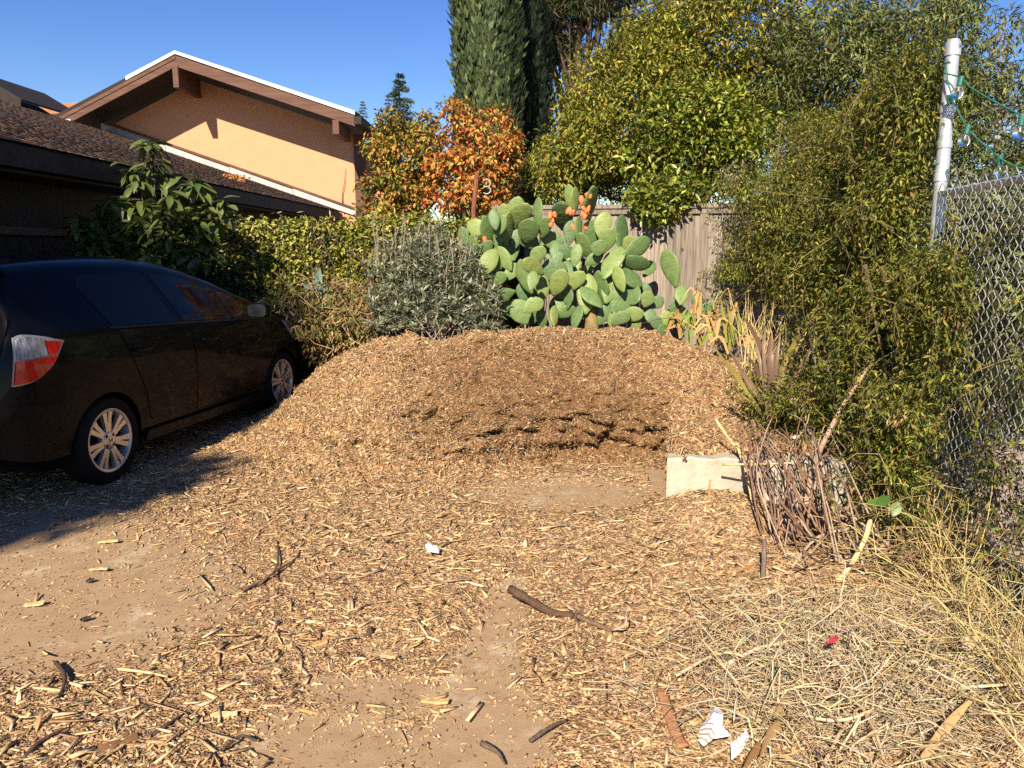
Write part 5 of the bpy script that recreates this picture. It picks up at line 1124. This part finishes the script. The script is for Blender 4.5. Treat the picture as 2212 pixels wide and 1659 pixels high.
# ================================================================ string lights from the post
M_cable = pmat('green_cable', (.015, .10, .075), (.025, .14, .10), 10, .5)
def mat_glass():
    m, t, b, o = nodes('clear_bulb_glass'); setp(b, Roughness=.02); b.inputs['Transmission Weight'].default_value = 1; b.inputs['IOR'].default_value = 1.25; b.inputs['Base Color'].default_value = (.95, .97, .97, 1); return m
M_bulb = mat_glass()
sl2 = tag(empty('string_lights', (FXL(4.62), 4.55, 2.3)), 'green cable of clear globe string lights hung from the galvanised post', 'string lights')
for pts in ([(2040, 158, 4.58), (2075, 168, 4.5), (2098, 190, 4.4), (2160, 226, 4.2), (2225, 258, 4.0)], [(2042, 130, 4.58), (2048, 180, 4.55), (2070, 240, 4.5), (2094, 282, 4.4), (2140, 325, 4.2), (2175, 352, 4.05), (2230, 372, 3.9)]):
    m = MB(); m.tube(spline([at(*p) for p in pts], 24), .0045, 5); m.build('cable', M_cable, sl2)
for (px, py, Y, hx, hy) in ((2077, 166, 4.48, -.35, -1), (2053, 205, 4.53, -.1, .3), (2092, 270, 4.38, -.4, -1), (2160, 335, 4.12, .1, -1), (2208, 250, 4.05, -.2, -1)):
    c = at(px, py, Y); d = np.array([hx*.6, -.1, -1.0 if hy < 0 else -.9]); d /= np.linalg.norm(d); m = MB(); m.tube([c, c+d*.05], [.016, .014], 10); m.build('socket', M_cable, sl2)
    if hy < 0:
        Q_ = Vector(d).to_track_quat('Z', 'Y').to_matrix().to_4x4(); Q_.translation = Vector(c+d*.05); m = MB(); a = np.linspace(.35, math.pi, 12); rr_ = .031
        m.lathe([(.013, 0)]+[(rr_*math.sin(q), .036-rr_*math.cos(q)) for q in a], 16, Q_); m.build('bulb', M_bulb, sl2, smooth=True)
        f = MB(); f.tube([c+d*.05, c+d*.078], .0035, 5); f.build('filament', M_white, sl2)

# ================================================================ flax with bronze sword leaves on the bed
fx = tag(empty('flax_plant', tuple(gr(1668, 925, .36))), 'bronze sword leaved flax growing in the mulch above the wall', 'plant')
def crop5(cx, cy): return ((2500+cx*.7233)/1.823, (1100+cx*0+cy*.7233)/1.823)
M_fb = objleaf('bronze_leaf', (.15, .088, .062), (.25, .17, .115), .45, .35, .15); M_fy = objleaf('olive_leaf', (.22, .19, .05), (.34, .28, .08), .45, .35, .2)
b0 = gr(1668, 925, .34)
for (tx, ty, mx_, my_, w_, m_) in [(410, 345, 560, 540, .020, 'y'), (580, 185, 690, 400, .028, 'b'), (505, 375, 620, 570, .022, 'b'), (620, 420, 690, 560, .026, 'b'), (712, 255, 700, 420, .018, 'b'), (742, 305, 735, 470, .034, 'b'), (965, 228, 840, 400, .022, 'y'), (935, 285, 830, 470, .026, 'y'), (1060, 222, 900, 480, .020, 'b'), (900, 320, 800, 560, .022, 'b'), (830, 400, 780, 560, .024, 'b'), (655, 335, 690, 500, .020, 'b'), (925, 440, 820, 600, .018, 'b'), (560, 610, 660, 700, .014, 'y'), (870, 560, 790, 680, .018, 'b'), (700, 620, 720, 720, .022, 'b'), (790, 300, 765, 480, .022, 'b'), (610, 520, 680, 640, .016, 'b')]:
    e = at(*crop5(tx, ty), b0[1]+R.normal(0, .10)); md = at(*crop5(mx_, my_), b0[1]+R.normal(0, .05)); ribbon([b0+R.normal(0, .015, 3)*np.array([1, 1, 0]), md, e], w_*.85, M_fb if m_ == 'b' else M_fy, 'leaf', fx, n=12, fold=.5, taper=.6)
gg = tag(empty('strap_leaf_plant', tuple(gr(1690, 860, .4))), 'pale green strap leaves sprouting behind the bronze flax', 'plant')
for i in range(13):
    b1 = at(1680+R.normal(0, 22), 872, 6.0); e = b1+np.array([R.normal(0, .12), R.normal(0, .08), R.uniform(.12, .34)]); ribbon([b1, (b1+e)/2+np.array([0, 0, .05]), e], .016, M_strap, 'leaf', gg, n=7)
# withered lily clump with curled orange leaves beside the small cactus
dl = tag(empty('withered_lily', tuple(at(1540, 740, 7.4)*np.array([1, 1, 0])+np.array([0, 0, .45]))), 'withered orange tan lily leaves curling beside the small prickly pear', 'plant')
M_dl = objleaf('withered_leaf', (.42, .23, .09), (.60, .40, .19), .8, .15, .25)
for i in range(46):
    b1 = at(R.uniform(1430, 1610), R.uniform(700, 765), 7.5+R.normal(0, .14)); h = R.uniform(.06, .30)*(1 if R.random() < .7 else 1.5); dx = R.normal(0, .12); p1 = b1+np.array([dx*.5, R.normal(0, .04), h]); p2_ = b1+np.array([dx*1.3, R.normal(-.05, .06), h*R.uniform(.2, .9)])
    ribbon([b1, p1, p2_], R.uniform(.009, .021), M_dl if i % 4 else M_strap, 'leaf', dl, n=8, fold=.6, twist=R.normal(0, 1.2))
for (px, py, ty) in ((1585, 745, 655), (1570, 740, 640), (1545, 745, 690), (1600, 750, 670)):
    b1 = at(px, py, 7.35); e = at(px+R.normal(0, 12), ty, 7.35); ribbon([b1, (b1+e)/2, e], .016, M_strap, 'leaf', dl, n=8)
# straw coloured dry weed beside the vine
dwd = tag(empty('dry_weed', tuple(at(1660, 780, 7.2)*np.array([1, 1, 0])+np.array([0, 0, .45]))), 'dry straw coloured weed stalks between the lily and the vine', 'weed'); mb = MB()
for i in range(90):
    b1 = at(R.uniform(1600, 1730), R.uniform(770, 800), 7.0+R.normal(0, .15)); e = b1+np.array([R.normal(.05, .14), R.normal(0, .1), R.uniform(.2, .62)]); mb.tube(spline([b1, (b1+e)/2+R.normal(0, .03, 3), e], 5), [.004, .004, .003, .003, .001], 3, False)
mb.build('stalks', pmat('straw', (.38, .28, .11), (.55, .42, .19), 6, .8), dwd)
# low green ground cover at the vine's foot on the bed
C = [(x, y, .40+R.random()*.08) for x, y in zip(R.uniform(1.75, 2.5, 60), R.uniform(5.4, 6.9, 60))]
V, F, Cc = clump_leaves(C, R.uniform(.06, .13, 60), 3600, .035, .016, VN, None); o = put('ground_cover', V, F, M_leaf, None, Cc); tag(o, 'low green creeping ground cover behind the flax', kind='stuff')
# bramble sprig with broad leaves
br = tag(empty('bramble', tuple(at(1950, 1100, 3.75))), 'bramble sprig with bright broad green leaflets against the vine skirt', 'bramble')
M_br = objleaf('bramble_leaf', (.05, .11, .018), (.10, .18, .03)); BRL = [raw_mesh('leaf', *(lambda n: ([(t, s_*.33*math.sin(math.pi*min(1, t*.9+.06))**.8*(1+.1*(k % 2)), .05*abs(s_)-.2*t*t) for k, t in enumerate(np.linspace(0, 1, n)) for s_ in (-1, 0, 1)], [(3*i+a, 3*i+a+1, 3*i+a+4, 3*i+a+3) for i in range(n-1) for a in (0, 1)]))(9), M_br, None, True)]
for (px, py, L_, az, el) in ((1898, 1085, .07, 3.0, .1), (1920, 1075, .075, 3.5, -.2), (1945, 1060, .08, 2.2, .3), (1965, 1055, .075, 1.0, .4), (1978, 1068, .08, .2, .1), (1960, 1082, .085, 5.6, -.3), (1940, 1085, .075, 4.2, -.3), (1985, 1090, .07, 5.8, -.2), (1998, 1075, .06, .3, .2), (1955, 1100, .07, 5.0, -.5)):
    c = at(px, py, 3.72); d = Vector((math.cos(az)*math.cos(el), -.5, math.sin(az)*.8)).normalized(); M3 = d.to_track_quat('X', 'Z').to_matrix().to_4x4()
    link('leaf', BRL[0], br, Matrix.Translation(Vector(c-np.array(br.location))) @ M3 @ Matrix.Rotation(R.normal(0, .4)-.6, 4, 'X') @ Matrix.Diagonal((L_, L_, L_, 1)))
mb = MB(); mb.tube(spline([at(1885, 1120, 3.8), at(1930, 1088, 3.74), at(1965, 1075, 3.74), at(2005, 1090, 3.8)], 8), .003, 4); mb.build('stem', bpy.data.materials['vine_stem'], br)

# ================================================================ pruned canes heaped against the concrete wall, each a thing
CC = [(.18, .098, .06), (.26, .15, .095), (.30, .21, .15), (.15, .10, .075), (.36, .27, .19), (.21, .12, .078)]
def stick(name, pts, r0, r1, col, label, cat='stick', group=None, n=12, k=6, knots=True):
    P_ = spline(pts, n); r = np.linspace(r0, r1, n)
    if knots: r = r*(1+.10*R.normal(size=n))
    c0 = P_.mean(0); V, F = tube_arrays(P_-c0, np.abs(r), k); c = np.clip(np.array(col)*(1+R.normal(0, .07, (len(V), 1))), .01, .9)
    o = link(name, raw_mesh(name, V, F, M_stick, c, True)); o.location = c0; return tag(o, label, cat, group)
def cane_words(i, bx, zt):
    c = ['dark reddish brown', 'reddish brown', 'grey tan', 'dark grey brown', 'pale tan', 'plum brown'][i % 6]
    w_ = 'left side' if bx < 1.50 else ('middle' if bx < 1.71 else 'right side')
    h_ = 'rising above the wall top' if zt > .42 else 'ending below the wall top'
    return f'{c} pruned cane, {w_} of the tangle, {h_}', 'cane', f'{c} canes in the {w_} of the tangle'
for i in range(60):
    bx = R.uniform(1.32, 1.9); by = R.uniform(3.55, 4.25)-.1*(bx-1.6); b1 = np.array([bx, by, R.uniform(.0, .10)])
    lean = max(1.38-bx, R.normal(.05, .15)); tp = np.array([bx+lean, R.uniform(4.35, 4.85), R.uniform(.22, .58)]); md = (b1+tp)/2+np.array([R.normal(0, .09), -.03, R.uniform(.0, .16)])
    ext = tp+np.array([R.normal(.01, .05), R.uniform(.0, .2), R.uniform(-.10, .10)])
    stick('pruned_cane', [b1, md, tp, ext], R.uniform(.004, .008), .0028, CC[i % 6], *cane_words(i, bx, tp[2]), n=11, k=5)
for i in range(30):
    c = np.array([R.uniform(1.4, 2.2), R.uniform(3.45, 4.1), R.uniform(.03, .22)]); a = R.uniform(-1.2, 1.3); L_ = R.uniform(.10, .28); v_ = np.array([math.cos(a), R.normal(0, .5), math.sin(a)*.55])*L_
    stick('pruned_cane', [c-v_, c+R.normal(0, .04, 3), c+v_], R.uniform(.004, .009), .003, CC[i % 6], f"short {['dark reddish brown', 'reddish brown', 'grey tan', 'dark grey brown', 'pale tan', 'plum brown'][i % 6]} cane lying low at the {'left' if c[0] < 1.8 else 'right'} foot of the tangle", 'cane', f"short {['dark reddish brown', 'reddish brown', 'grey tan', 'dark grey brown', 'pale tan', 'plum brown'][i % 6]} canes low at the {'left' if c[0] < 1.8 else 'right'} foot", 9, 5)
def A3(*q): return [at(*p) for p in q]
stick('cane', A3((1742, 1090, 4.15), (1760, 1000, 4.35), (1800, 915, 4.55), (1840, 845, 4.65), (1893, 772, 4.75)), .018, .012, (.34, .24, .16), 'longest pruned cane, brown and thick, rising highest in front of the vine', 'cane', n=16)
stick('split_stick', A3((1880, 1122, 3.65), (1868, 1165, 3.62), (1835, 1225, 3.58), (1792, 1275, 3.52)), .013, .016, (.62, .44, .22), 'pale peeled split stick leaning over the cane tangle', 'stick', n=10)
stick('split_stick', A3((1792, 1277, 3.52), (1768, 1330, 3.45), (1740, 1396, 3.35)), .014, .010, (.34, .19, .08), 'orange brown end piece of stick continuing below the pale peeled one', 'stick', n=10)
stick('cane', A3((1660, 1330, 3.5), (1690, 1260, 3.6), (1760, 1165, 3.9), (1840, 1140, 4.0)), .012, .008, (.45, .32, .22), 'pinkish tan cane curving out low to the right of the tangle', 'cane', n=14)
stick('stalk', A3((1592, 960, 4.7), (1612, 1020, 4.6), (1626, 1090, 4.45), (1632, 1160, 4.3)), .012, .010, (.62, .47, .22), 'straw coloured stalk leaning on the concrete wall left of the canes', 'stalk', n=10)
stick('stalk', A3((1545, 905, 4.85), (1580, 955, 4.75), (1610, 985, 4.65), (1640, 1010, 4.55)), .010, .007, (.55, .40, .20), 'tan stalk lying across the top of the concrete wall', 'stalk', n=10)
stick('stalk', A3((1560, 1003, 4.55), (1630, 1003, 4.45), (1710, 1000, 4.4)), .006, .005, (.60, .44, .24), 'straight pale stalk lying level across the canes', 'stalk', n=8)
stick('stump_cane', A3((1646, 1268, 3.55), (1650, 1220, 3.6), (1651, 1165, 3.66)), .014, .011, (.16, .11, .08), 'dark upright cut cane at the left foot of the tangle', 'cane', n=8)
stick('stick', A3((1532, 1098, 4.42), (1532, 1060, 4.42), (1534, 1038, 4.42)), .007, .006, (.40, .25, .11), 'short upright stick standing in the small heap by the wall', 'stick', n=6)
stick('stick', A3((1440, 1018, 5.0), (1452, 990, 5.0), (1462, 960, 5.05)), .022, .01, (.42, .28, .13), 'wedge of split wood leaning on the wall corner', 'stick', n=6)
# branches lying on the chips
def lie(*q): return [gr(px, py, z) for px, py, z in q]
stick('branch', lie((1102, 1272, .07), (1150, 1300, .05), (1190, 1322, .035), (1240, 1330, .03)), .021, .014, (.085, .05, .03), 'dark broken branch lying on chips near the middle of the driveway', 'branch', n=14, k=8)
stick('branch', lie((1246, 1330, .03), (1280, 1345, .03), (1318, 1362, .03)), .014, .009, (.16, .10, .06), 'thinner broken end of branch pointing at a bundle of straw', 'branch', n=8)
stick('twig', lie((1320, 1362, .04), (1350, 1350, .09), (1353, 1320, .11), (1340, 1310, .10)), .005, .003, (.42, .33, .24), 'pale curled twig hooking up beside the dark branch', 'twig', n=10)
for i, (q, c_, lb) in enumerate([
    (((525, 1275, .02), (565, 1255, .02), (598, 1225, .03), (600, 1170, .03)), (.10, .065, .045), 'dark forked twig lying left of the middle of the chips'),
    (((560, 1262, .02), (600, 1230, .03), (640, 1205, .025), (655, 1160, .02)), (.14, .09, .055), 'brown crooked twig beside the dark forked one'),
    (((700, 1265, .02), (745, 1240, .025), (790, 1225, .02)), (.20, .13, .08), 'short straight brown twig in the middle of the chips'),
    (((50, 1640, .02), (90, 1600, .03), (150, 1570, .02)), (.085, .05, .035), 'long dark twig in the lower left chips'),
    (((5, 1585, .02), (60, 1552, .02), (148, 1525, .02)), (.11, .06, .04), 'straight red brown twig at the left photo edge'),
    (((122, 1432, .02), (140, 1460, .03), (132, 1495, .025), (110, 1520, .02)), (.07, .045, .035), 'dark bent twig near the left bare patch'),
    (((480, 1620, .02), (520, 1590, .03), (555, 1600, .02)), (.06, .045, .035), 'dark twig at the bottom edge left of centre'),
    (((1145, 1600, .02), (1190, 1570, .03), (1225, 1555, .02)), (.10, .07, .05), 'thin dark twig right of the dusty strip'),
    (((1040, 1605, .02), (1075, 1625, .02), (1090, 1650, .02)), (.12, .08, .055), 'short twig at the foot of the dusty strip'),
    (((255, 1445, .03), (315, 1452, .025), (362, 1462, .02)), (.52, .38, .20), 'pale straight stick in the lower left chips'),
    (((325, 1590, .02), (355, 1570, .03), (400, 1540, .02)), (.08, .05, .035), 'short black brown twig in the lower left chips')]):
    stick('twig', lie(*q), R.uniform(.006, .010), .004, c_, lb, 'twig', n=12)
def chunk(name, px, py, L_, W_, T_, yaw, col, label, cat='wood chunk', tilt=.1, z=.012):
    c = gr(px, py, z); n = 7; V = []; L_ *= .8; T_ *= .5; col = np.array(col)*np.array([.86, .82, .78])
    for i in range(n):
        t = i/(n-1)-.5; w_ = W_*(.5+.5*math.cos(t*2.2))*(1+.2*R.normal()); b_ = .04*L_*math.sin(t*5+px)
        V += [(t*L_, -w_/2+b_, 0), (t*L_, -w_/3+b_, T_*(1+.2*R.normal())), (t*L_, w_/3+b_, T_*(1+.2*R.normal())), (t*L_, w_/2+b_, 0)]
    F = [(4*i+j, 4*i+(j+1) % 4, 4*i+4+(j+1) % 4, 4*i+4+j) for i in range(n-1) for j in range(4)]+[(3, 2, 1, 0), (4*n-4, 4*n-3, 4*n-2, 4*n-1)]
    cc_ = np.clip(np.array(col)*(1+R.normal(0, .1, (len(V), 1))), .01, .9); o = link(name, raw_mesh(name, V, F, M_stick, cc_)); o.location = c; o.rotation_euler = (R.normal(0, .15), -tilt, yaw); return tag(o, label, cat)
chunk('wood_chunk', 250, 1612, .17, .045, .03, .5, (.22, .12, .06), 'weathered brown chunk of wood at the lower left')
chunk('wood_chunk', 797, 1372, .09, .03, .03, 1.3, (.10, .06, .035), 'dark upright wood splinter on bare concrete left of the dusty strip', tilt=.9)
chunk('wood_chunk', 842, 1418, .09, .035, .02, -.5, (.48, .33, .18), 'pale cut chip block lying on the bare concrete patch')
chunk('wood_chunk', 185, 1338, .05, .02, .02, .7, (.05, .03, .02), 'small black bark piece on the left bare patch')
chunk('wood_chunk', 195, 1255, .045, .025, .02, .3, (.06, .045, .04), 'small dark bark curl on the left bare slab')
chunk('wood_chip', 235, 1170, .14, .035, .012, .1, (.62, .44, .22), 'long pale wood chip on the left slab', 'wood chip')
chunk('wood_chip', 75, 1305, .11, .035, .012, .0, (.60, .43, .22), 'broad pale wood chip near the left photo edge', 'wood chip')
chunk('wood_chip', 215, 1230, .13, .03, .012, -.15, (.60, .42, .22), 'bent pale wood chip beside the dark bark curl', 'wood chip')
chunk('wood_chip', 480, 1545, .13, .03, .012, .2, (.62, .45, .23), 'pale slim chip in the lower left chips', 'wood chip')
chunk('wood_chip', 690, 1390, .08, .05, .012, .4, (.56, .33, .14), 'orange tan curled chip left of the dark splinter', 'wood chip')
chunk('wood_chip', 940, 1515, .13, .04, .012, -.2, (.58, .38, .17), 'orange tan chip lying beside the dusty strip', 'wood chip')
o = stick('bark_strip', lie((1428, 1488, .04), (1445, 1540, .035), (1462, 1590, .03), (1478, 1615, .03)), .022, .022, (.38, .18, .09), 'flat orange brown strip of bark on the chips right of centre', 'bark strip', n=10, k=6); o.scale = (1, 1, .35)
chunk('stone', 1718, 946, .06, .05, .03, .2, (.62, .58, .50), 'small pale stone on the bed behind the wall', 'stone', z=.40)
chunk('wood_chip', 1614, 1230, .07, .06, .012, .2, (.48, .22, .09), 'orange bark flake at the left foot of the canes', 'wood chip', z=.05)
# paper scraps
def scrap(name, outline, z0, label, mat, cat='paper scrap', crumple=.010, stripes=None):
    P_ = np.array([gr(px, py, z0) for px, py in outline]); c = P_.mean(0); n = len(P_); V = [(0, 0, .02)]+[tuple((p-c)*.55+np.array([0, 0, .012+R.normal(0, crumple*.6)])) for p in P_]+[tuple(p-c+np.array([0, 0, abs(R.normal(0, crumple))])) for p in P_]
    F = [(0, 1+i, 1+(i+1) % n) for i in range(n)]+[(1+i, 1+n+i, 1+n+(i+1) % n, 1+(i+1) % n) for i in range(n)]
    o = link(name, raw_mesh(name, V, F, mat)); o.location = c; s_ = o.modifiers.new('sheet', 'SOLIDIFY'); s_.thickness = .0012; return tag(o, label, cat)
M_paper = pmat('white_paper', (.80, .80, .80), (.86, .86, .85), 12, .7, .2)
def mat_print():
    m, t, b, o = nodes('printed_paper'); setp(b, Roughness=.6); tc = t.nodes.new('ShaderNodeTexCoord'); mp = t.nodes.new('ShaderNodeMapping'); mp.inputs['Rotation'].default_value = (0, 0, .5); t.links.new(tc.outputs['Object'], mp.inputs[0])
    w_ = t.nodes.new('ShaderNodeTexWave'); w_.inputs['Scale'].default_value = 12; w_.bands_direction = 'Y'; t.links.new(mp.outputs[0], w_.inputs['Vector'])
    r = t.nodes.new('ShaderNodeValToRGB'); e = r.color_ramp.elements; e[0].position = .30; e[0].color = (.42, .30, .18, 1); e[1].position = .42; e[1].color = (.82, .82, .83, 1); t.links.new(w_.outputs['Fac'], r.inputs[0])
    sx = t.nodes.new('ShaderNodeSeparateXYZ'); t.links.new(tc.outputs['Object'], sx.inputs[0]); r2 = t.nodes.new('ShaderNodeValToRGB'); r2.color_ramp.interpolation = 'CONSTANT'
    r2.color_ramp.elements[0].color = (0, 0, 0, 1); r2.color_ramp.elements[1].position = .50; r2.color_ramp.elements[1].color = (1, 1, 1, 1)
    mr = t.nodes.new('ShaderNodeMapRange'); mr.inputs[1].default_value = -.08; mr.inputs[2].default_value = .08; t.links.new(sx.outputs[0], mr.inputs[0]); t.links.new(mr.outputs[0], r2.inputs[0])
    mx = t.nodes.new('ShaderNodeMix'); mx.data_type = 'RGBA'; mx.inputs[7].default_value = (.84, .84, .85, 1); t.links.new(r2.outputs[0], mx.inputs[0]); t.links.new(r.outputs[0], mx.inputs[6]); t.links.new(mx.outputs[2], b.inputs['Base Color']); return m
scrap('paper_scrap', [(1512, 1575), (1545, 1525), (1562, 1540), (1560, 1572), (1578, 1590), (1540, 1598), (1520, 1615), (1508, 1605)], .11, 'torn white packaging scrap with brown stripes lying in dry grass', mat_print())
scrap('paper_scrap', [(1578, 1620), (1612, 1582), (1618, 1600), (1600, 1625), (1580, 1642)], .10, 'torn plain white paper scrap below the striped one', M_paper)
scrap('paper_scrap', [(918, 1182), (928, 1172), (936, 1184), (950, 1185), (948, 1197), (932, 1196), (924, 1200)], .05, 'small white torn scrap on the chips below the bare patch', M_paper)
scrap('candy_wrapper', [(1785, 1395), (1798, 1380), (1810, 1372), (1806, 1390), (1792, 1402)], .20, 'crumpled crimson wrapper caught in the dry grass', pmat('crimson_foil', (.45, .03, .06), (.55, .06, .09), 8, .4), 'wrapper')
scrap('dry_leaf', [(2075, 1385), (2090, 1365), (2110, 1368), (2112, 1390), (2095, 1412), (2080, 1405)], .16, 'large pale dead leaf in the dry grass near the fence', pmat('dead_leaf', (.50, .38, .20), (.60, .47, .27), 12, .8), 'dead leaf')

# ================================================================ dry grass and weeds in the lower right corner
def straw_mass(n, region, L0, L1, r_, hmax, pal, seed, flat=.6, fan=None):
    Vs = []; Fs = []; Cs = []; k = 0; cols = jitcol(n, pal, None, .16)
    for i in range(n):
        b1 = region(); L_ = R.uniform(L0, L1); a = R.random()*6.28 if fan is None else R.normal(fan, .8); el = abs(R.normal(0, flat)); d = np.array([math.cos(a)*math.cos(el), math.sin(a)*math.cos(el), min(.95, math.sin(el))])
        h = R.random()**1.7*hmax; p0 = b1+np.array([0, 0, h]); p2q = p0+d*L_; p2q[2] = max(.012, p2q[2]-L_*.35*R.random()); md = (p0+p2q)/2+R.normal(0, L_*.17, 3)+np.array([0, 0, L_*.08]); md[2] = max(.012, md[2])
        V, F = tube_arrays(spline([p0, md, p2q], 5), np.array([1, 1, .9, .7, .35])*r_*R.uniform(.6, 1.4), 3, False); Vs.append(V); Fs.append(np.array(F)+k); k += len(V); Cs.append(np.repeat(cols[i:i+1], len(V), 0))
    return np.vstack(Vs), np.vstack(Fs), np.vstack(Cs)
ST = [(.62, .49, .29), (.54, .41, .23), (.70, .58, .37), (.42, .30, .16), (.60, .50, .35), (.50, .41, .29)]
def reg1():
    q = gr(R.normal(1830, 165), R.normal(1480, 95)); return q
def reg2():
    q = gr(R.uniform(1560, 2300), R.uniform(1300, 1660)); return q
def reg3():
    y = R.uniform(2.2, 4.2); return np.array([FXL(y)-R.uniform(.0, .35), y, 0])
V, F, Cc = straw_mass(6500, reg1, .04, .18, .0017, .13, ST, 1, .45); V2, F2, C2 = straw_mass(650, reg1, .10, .32, .0028, .15, ST, 1, .35); F = np.vstack([F, F2+len(V)]); V = np.vstack([V, V2]); Cc = np.vstack([Cc, C2]); o = put('dry_grass', V, F, M_dry, None, Cc); tag(o, 'heap of pale pulled dry grass and weeds in the lower right', kind='stuff')
V, F, Cc = straw_mass(2200, reg2, .04, .18, .0016, .04, ST, 2, .25); o = put('dry_grass', V, F, M_dry, None, Cc); tag(o, 'thin scatter of straw over the ground round the grass heap', kind='stuff')
V, F, Cc = straw_mass(600, reg3, .25, .75, .0024, .02, [(.55, .42, .18), (.62, .48, .22), (.45, .34, .14)], 3, .9); o = put('dry_grass', V, F, M_dry, None, Cc); tag(o, 'standing golden dry grass along the foot of the chain link fence', kind='stuff')
# dry brittle sub-shrub stems pulled out with the weeds: thicker pale branching stems
for i, q in enumerate([((1560, 1440), (1640, 1400), (1720, 1385), (1780, 1365)), ((1460, 1460), (1560, 1410), (1650, 1440), (1700, 1500)), ((1740, 1360), (1800, 1430), (1880, 1560), (1910, 1640)), ((1700, 1530), (1780, 1555), (1860, 1545), (1960, 1490)), ((1860, 1300), (1930, 1330), (2010, 1420), (2060, 1530)), ((1780, 1650), (1830, 1560), (1900, 1500), (2050, 1505)), ((2060, 1485), (2130, 1482), (2212, 1475)), ((1900, 1440), (2000, 1425), (2080, 1412))]):
    pts = [gr(px, py, .05+.07*math.sin(math.pi*(k_+.5)/len(q))) for k_, (px, py) in enumerate(q)]
    stick('weed_stem', pts, R.uniform(.006, .010), .004, [(.58, .46, .30), (.48, .36, .22), (.40, .28, .17)][i % 3], ['pale dry weed stem arching into the left side of the grass heap', 'pale forked weed stem lying furthest left on the chips', 'long grey tan weed stem running down through the grass heap', 'wavy pale weed stem across the middle of the grass heap', 'curved weed stem running from the canes towards the right edge', 'brown arching stem in the front of the grass heap', 'thick pale stick lying level at the right photo edge', 'thin dark stem lying level above the thick pale stick'][i], 'weed stem', n=12)
for i, (q, lb) in enumerate([(((1690, 1560), (1660, 1585), (1640, 1640)), 'flat tan dead leaf blade beside the white scraps'), (((1655, 1600), (1630, 1620), (1605, 1659)), 'broad straw blade crossing the plain white scrap'), (((1720, 1480), (1700, 1500), (1668, 1555)), 'curved tan blade above the paper scraps'), (((2080, 1370), (2110, 1380), (2140, 1430)), 'orange brown dead blade near the chain link fence'), (((1990, 1640), (2050, 1560), (2110, 1500)), 'long tan blade in the lower right corner')]):
    o_ = ribbon([gr(px, py, .07+.03*k_) for k_, (px, py) in enumerate(q)], .02, M_dl, 'dead_leaf', None, n=8, fold=.3); tag(o_, lb, 'dead leaf')
